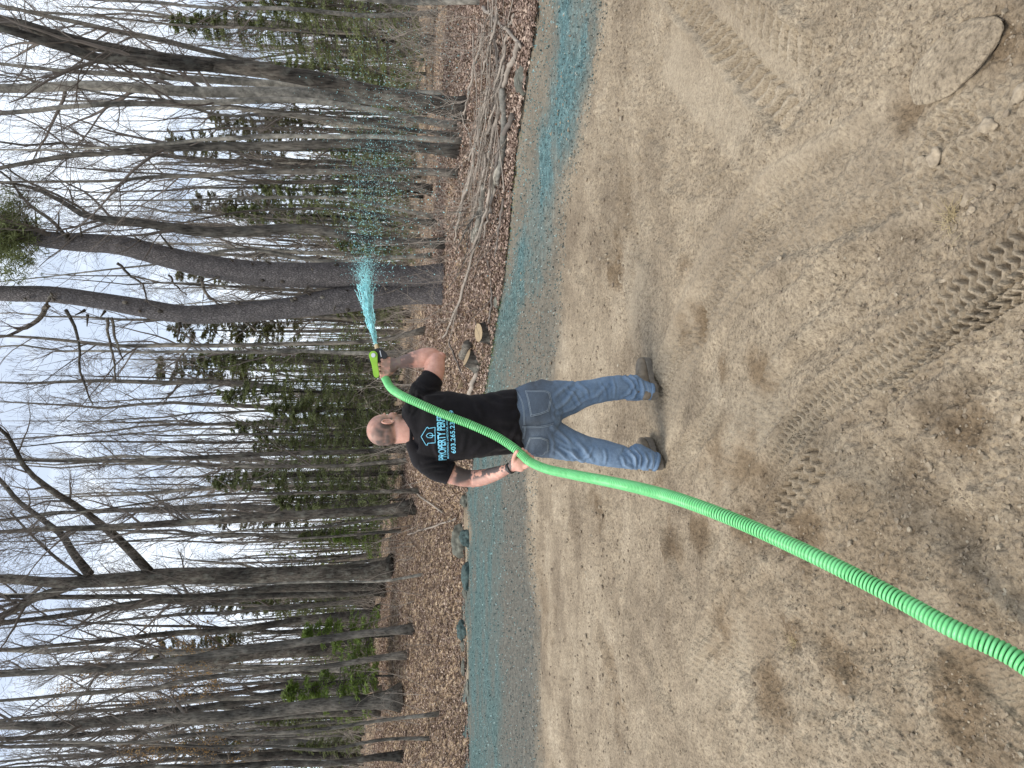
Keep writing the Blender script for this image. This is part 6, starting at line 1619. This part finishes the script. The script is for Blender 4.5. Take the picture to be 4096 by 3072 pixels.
M['gun_black'] = simple_mat('black_gun_plastic', (.012, .012, .014), .45, .2)
M['lime'] = simple_mat('lime_green_plastic', (.27, .52, .04), .45, .08, 30, .3, 50)
M['steel'] = simple_mat('steel', (.6, .6, .6), .3, .1, metal=.9)
M['brass'] = simple_mat('pale_brass', (.62, .50, .30), .4, .1, metal=.3)
prism('valve_body', [(1475, 1412), (1482, 1402), (1496, 1398), (1513, 1391), (1524, 1393), (1549, 1415), (1552, 1428), (1536, 1440), (1515, 1450), (1480, 1452), (1474, 1440)], 4.47, 4.535, M['gun_black'], .005)
lev = []
for t in np.linspace(math.pi * .5 + .12, math.pi * 1.5 - .05 + math.pi * 0, 12)[::1]:
    pass
c1, r1_, c2, r2_ = np.array([1493, 1421.]), 18.0, np.array([1506, 1499.]), 12.5
ax = (c2 - c1) / np.linalg.norm(c2 - c1); nx_ = np.array([-ax[1], ax[0]])
for t in np.linspace(0, math.pi, 11): lev.append(tuple(c1 + r1_ * (nx_ * math.cos(t) - ax * math.sin(t))))
lev.append(tuple(c1 + ax * 34 - nx_ * 12.5))
for t in np.linspace(math.pi, 2 * math.pi, 9): lev.append(tuple(c2 + r2_ * (nx_ * math.cos(t) - ax * math.sin(t))))
lev.append(tuple(c1 + ax * 34 + nx_ * 12.5))
lever = prism('lever', lev, 4.437, 4.458, M['lime'], .004)
prism('pivot_screw', [tuple(c1 + 9.0 * np.array([math.cos(t), math.sin(t)])) for t in np.linspace(0, 2 * math.pi, 15)[:-1]], 4.430, 4.445, M['steel'], .0015, lever)
prism('lock_pin', [(1518, 1403), (1521, 1402), (1527, 1427), (1524, 1428)], 4.458, 4.474, M['steel'], .001)
gm = MB(); C = np.array([PD(*p) - GO for p in [(1519, 1436, 4.51), (1524, 1460, 4.513), (1530, 1485, 4.512), (1539, 1509, 4.503)]]); gm.add(*loft(C, np.array([.020, .019, .019, .021]), np.array([.020, .019, .019, .021]), 10, 18))
link('grip_tube', gm.mesh('grip_tube'), M['gun_black'], g_root)
gm = MB(); C = np.array([PD(*p) - GO for p in [(1509, 1400, 4.503), (1508, 1396, 4.503), (1507, 1390, 4.503), (1506, 1388, 4.503), (1505, 1380, 4.503), (1503, 1375, 4.503)]]); A = np.array([.017, .015, .013, .012, .011, .006]); gm.add(*loft(C, A, A, 12, 6))
link('nozzle_tip', gm.mesh('nozzle_tip', False), M['brass'], g_root)

# ------------------------------------------------------------------ spray of mulch slurry
r_ = np.random.default_rng(33)
SP = np.array([[*PD(1502, 1374, 4.505)], [*PD(1487, 1310, 4.62)], [*PD(1473, 1240, 4.75)], [*PD(1462, 1150, 4.95)], [*PD(1458, 1020, 5.3)], [*PD(1462, 880, 5.8)], [*PD(1475, 700, 6.5)], [*PD(1500, 500, 7.3)], [*PD(1540, 300, 8.2)], [*PD(1580, 120, 9.1)]])
SPr = resample(SP, 200)
sb = MB(); OV = np.array([[1, 0, 0], [-1, 0, 0], [0, 1, 0], [0, -1, 0], [0, 0, 1], [0, 0, -1.]]); OT = np.array([[0, 2, 4], [2, 1, 4], [1, 3, 4], [3, 0, 4], [2, 0, 5], [1, 2, 5], [3, 1, 5], [0, 3, 5]])
def drops(t, sig, size, drop):
    n = len(t); i = np.clip((t * 199).astype(int), 0, 198); c = SPr[i]; d = nrm(SPr[i + 1] - SPr[i])
    c = c + r_.normal(0, 1, (n, 3)) * sig[:, None] * np.array([.7, 1, 1]); c[:, 2] -= drop
    o1 = nrm(d + r_.normal(0, .6, (n, 3))); o2 = nrm(np.cross(o1, r_.standard_normal((n, 3)))); o3 = np.cross(o1, o2)
    V = c[:, None] + (OV[None, :, 0:1] * o1[:, None] * r_.uniform(1.0, 2.6, (n, 1, 1)) + OV[None, :, 1:2] * o2[:, None] * .8 + OV[None, :, 2:3] * o3[:, None] * .8) * size[:, None, None] * (1 + .4 * r_.standard_normal((n, 6, 1)))
    sb.add(V.reshape(-1, 3), T=(OT[None] + (np.arange(n) * 6)[:, None, None]).reshape(-1, 3))
n = 3600; t = .0 + .16 * r_.random(n) ** .8; drops(t, .005 + .20 * t, r_.uniform(.001, .0028, n), np.zeros(n))
n = 3000; t = .12 + .45 * r_.random(n) ** 1.3; drops(t, .014 + .34 * t, r_.uniform(.001, .0028, n), np.zeros(n))
n = 2000; t = .30 + .70 * r_.random(n) ** .9; drops(t, .12 + .36 * t, r_.uniform(.0015, .0042, n), r_.exponential(.12, n) - .05)
n = 1100; t = .10 + .6 * r_.random(n); drops(t, .05 + .2 * t, r_.uniform(.0018, .0045, n), r_.exponential(.30, n) * (.4 + t))
K = 8; ns_ = 150; t0 = .10 * r_.random(ns_) ** 1.5; tt = t0[:, None] + np.linspace(0, 1, K)[None] * r_.uniform(.012, .04, (ns_, 1)); i = np.clip((tt * 199), 0, 198); i0 = i.astype(int)
P = SPr[i0] * (1 - (i - i0))[..., None] + SPr[i0 + 1] * (i - i0)[..., None]
offs = r_.normal(0, 1, (ns_, 1, 3)) * (.004 + .17 * t0)[:, None, None]; P = P + offs * (1 + np.linspace(0, .8, K)[None, :, None]) + r_.normal(0, .004, (ns_, K, 3))
sb.add(*tubes(P, np.full((ns_, K), .0022) * r_.uniform(.6, 1.5, (ns_, K)), 4))
M['slurry'] = simple_mat('teal_slurry', (.36, .76, .80), .5, .25, 40)
tag(sb.build('mulch_spray', M['slurry'], smooth=False), 'jet of teal mulch slurry flying from the nozzle and breaking into drops', kind='stuff')
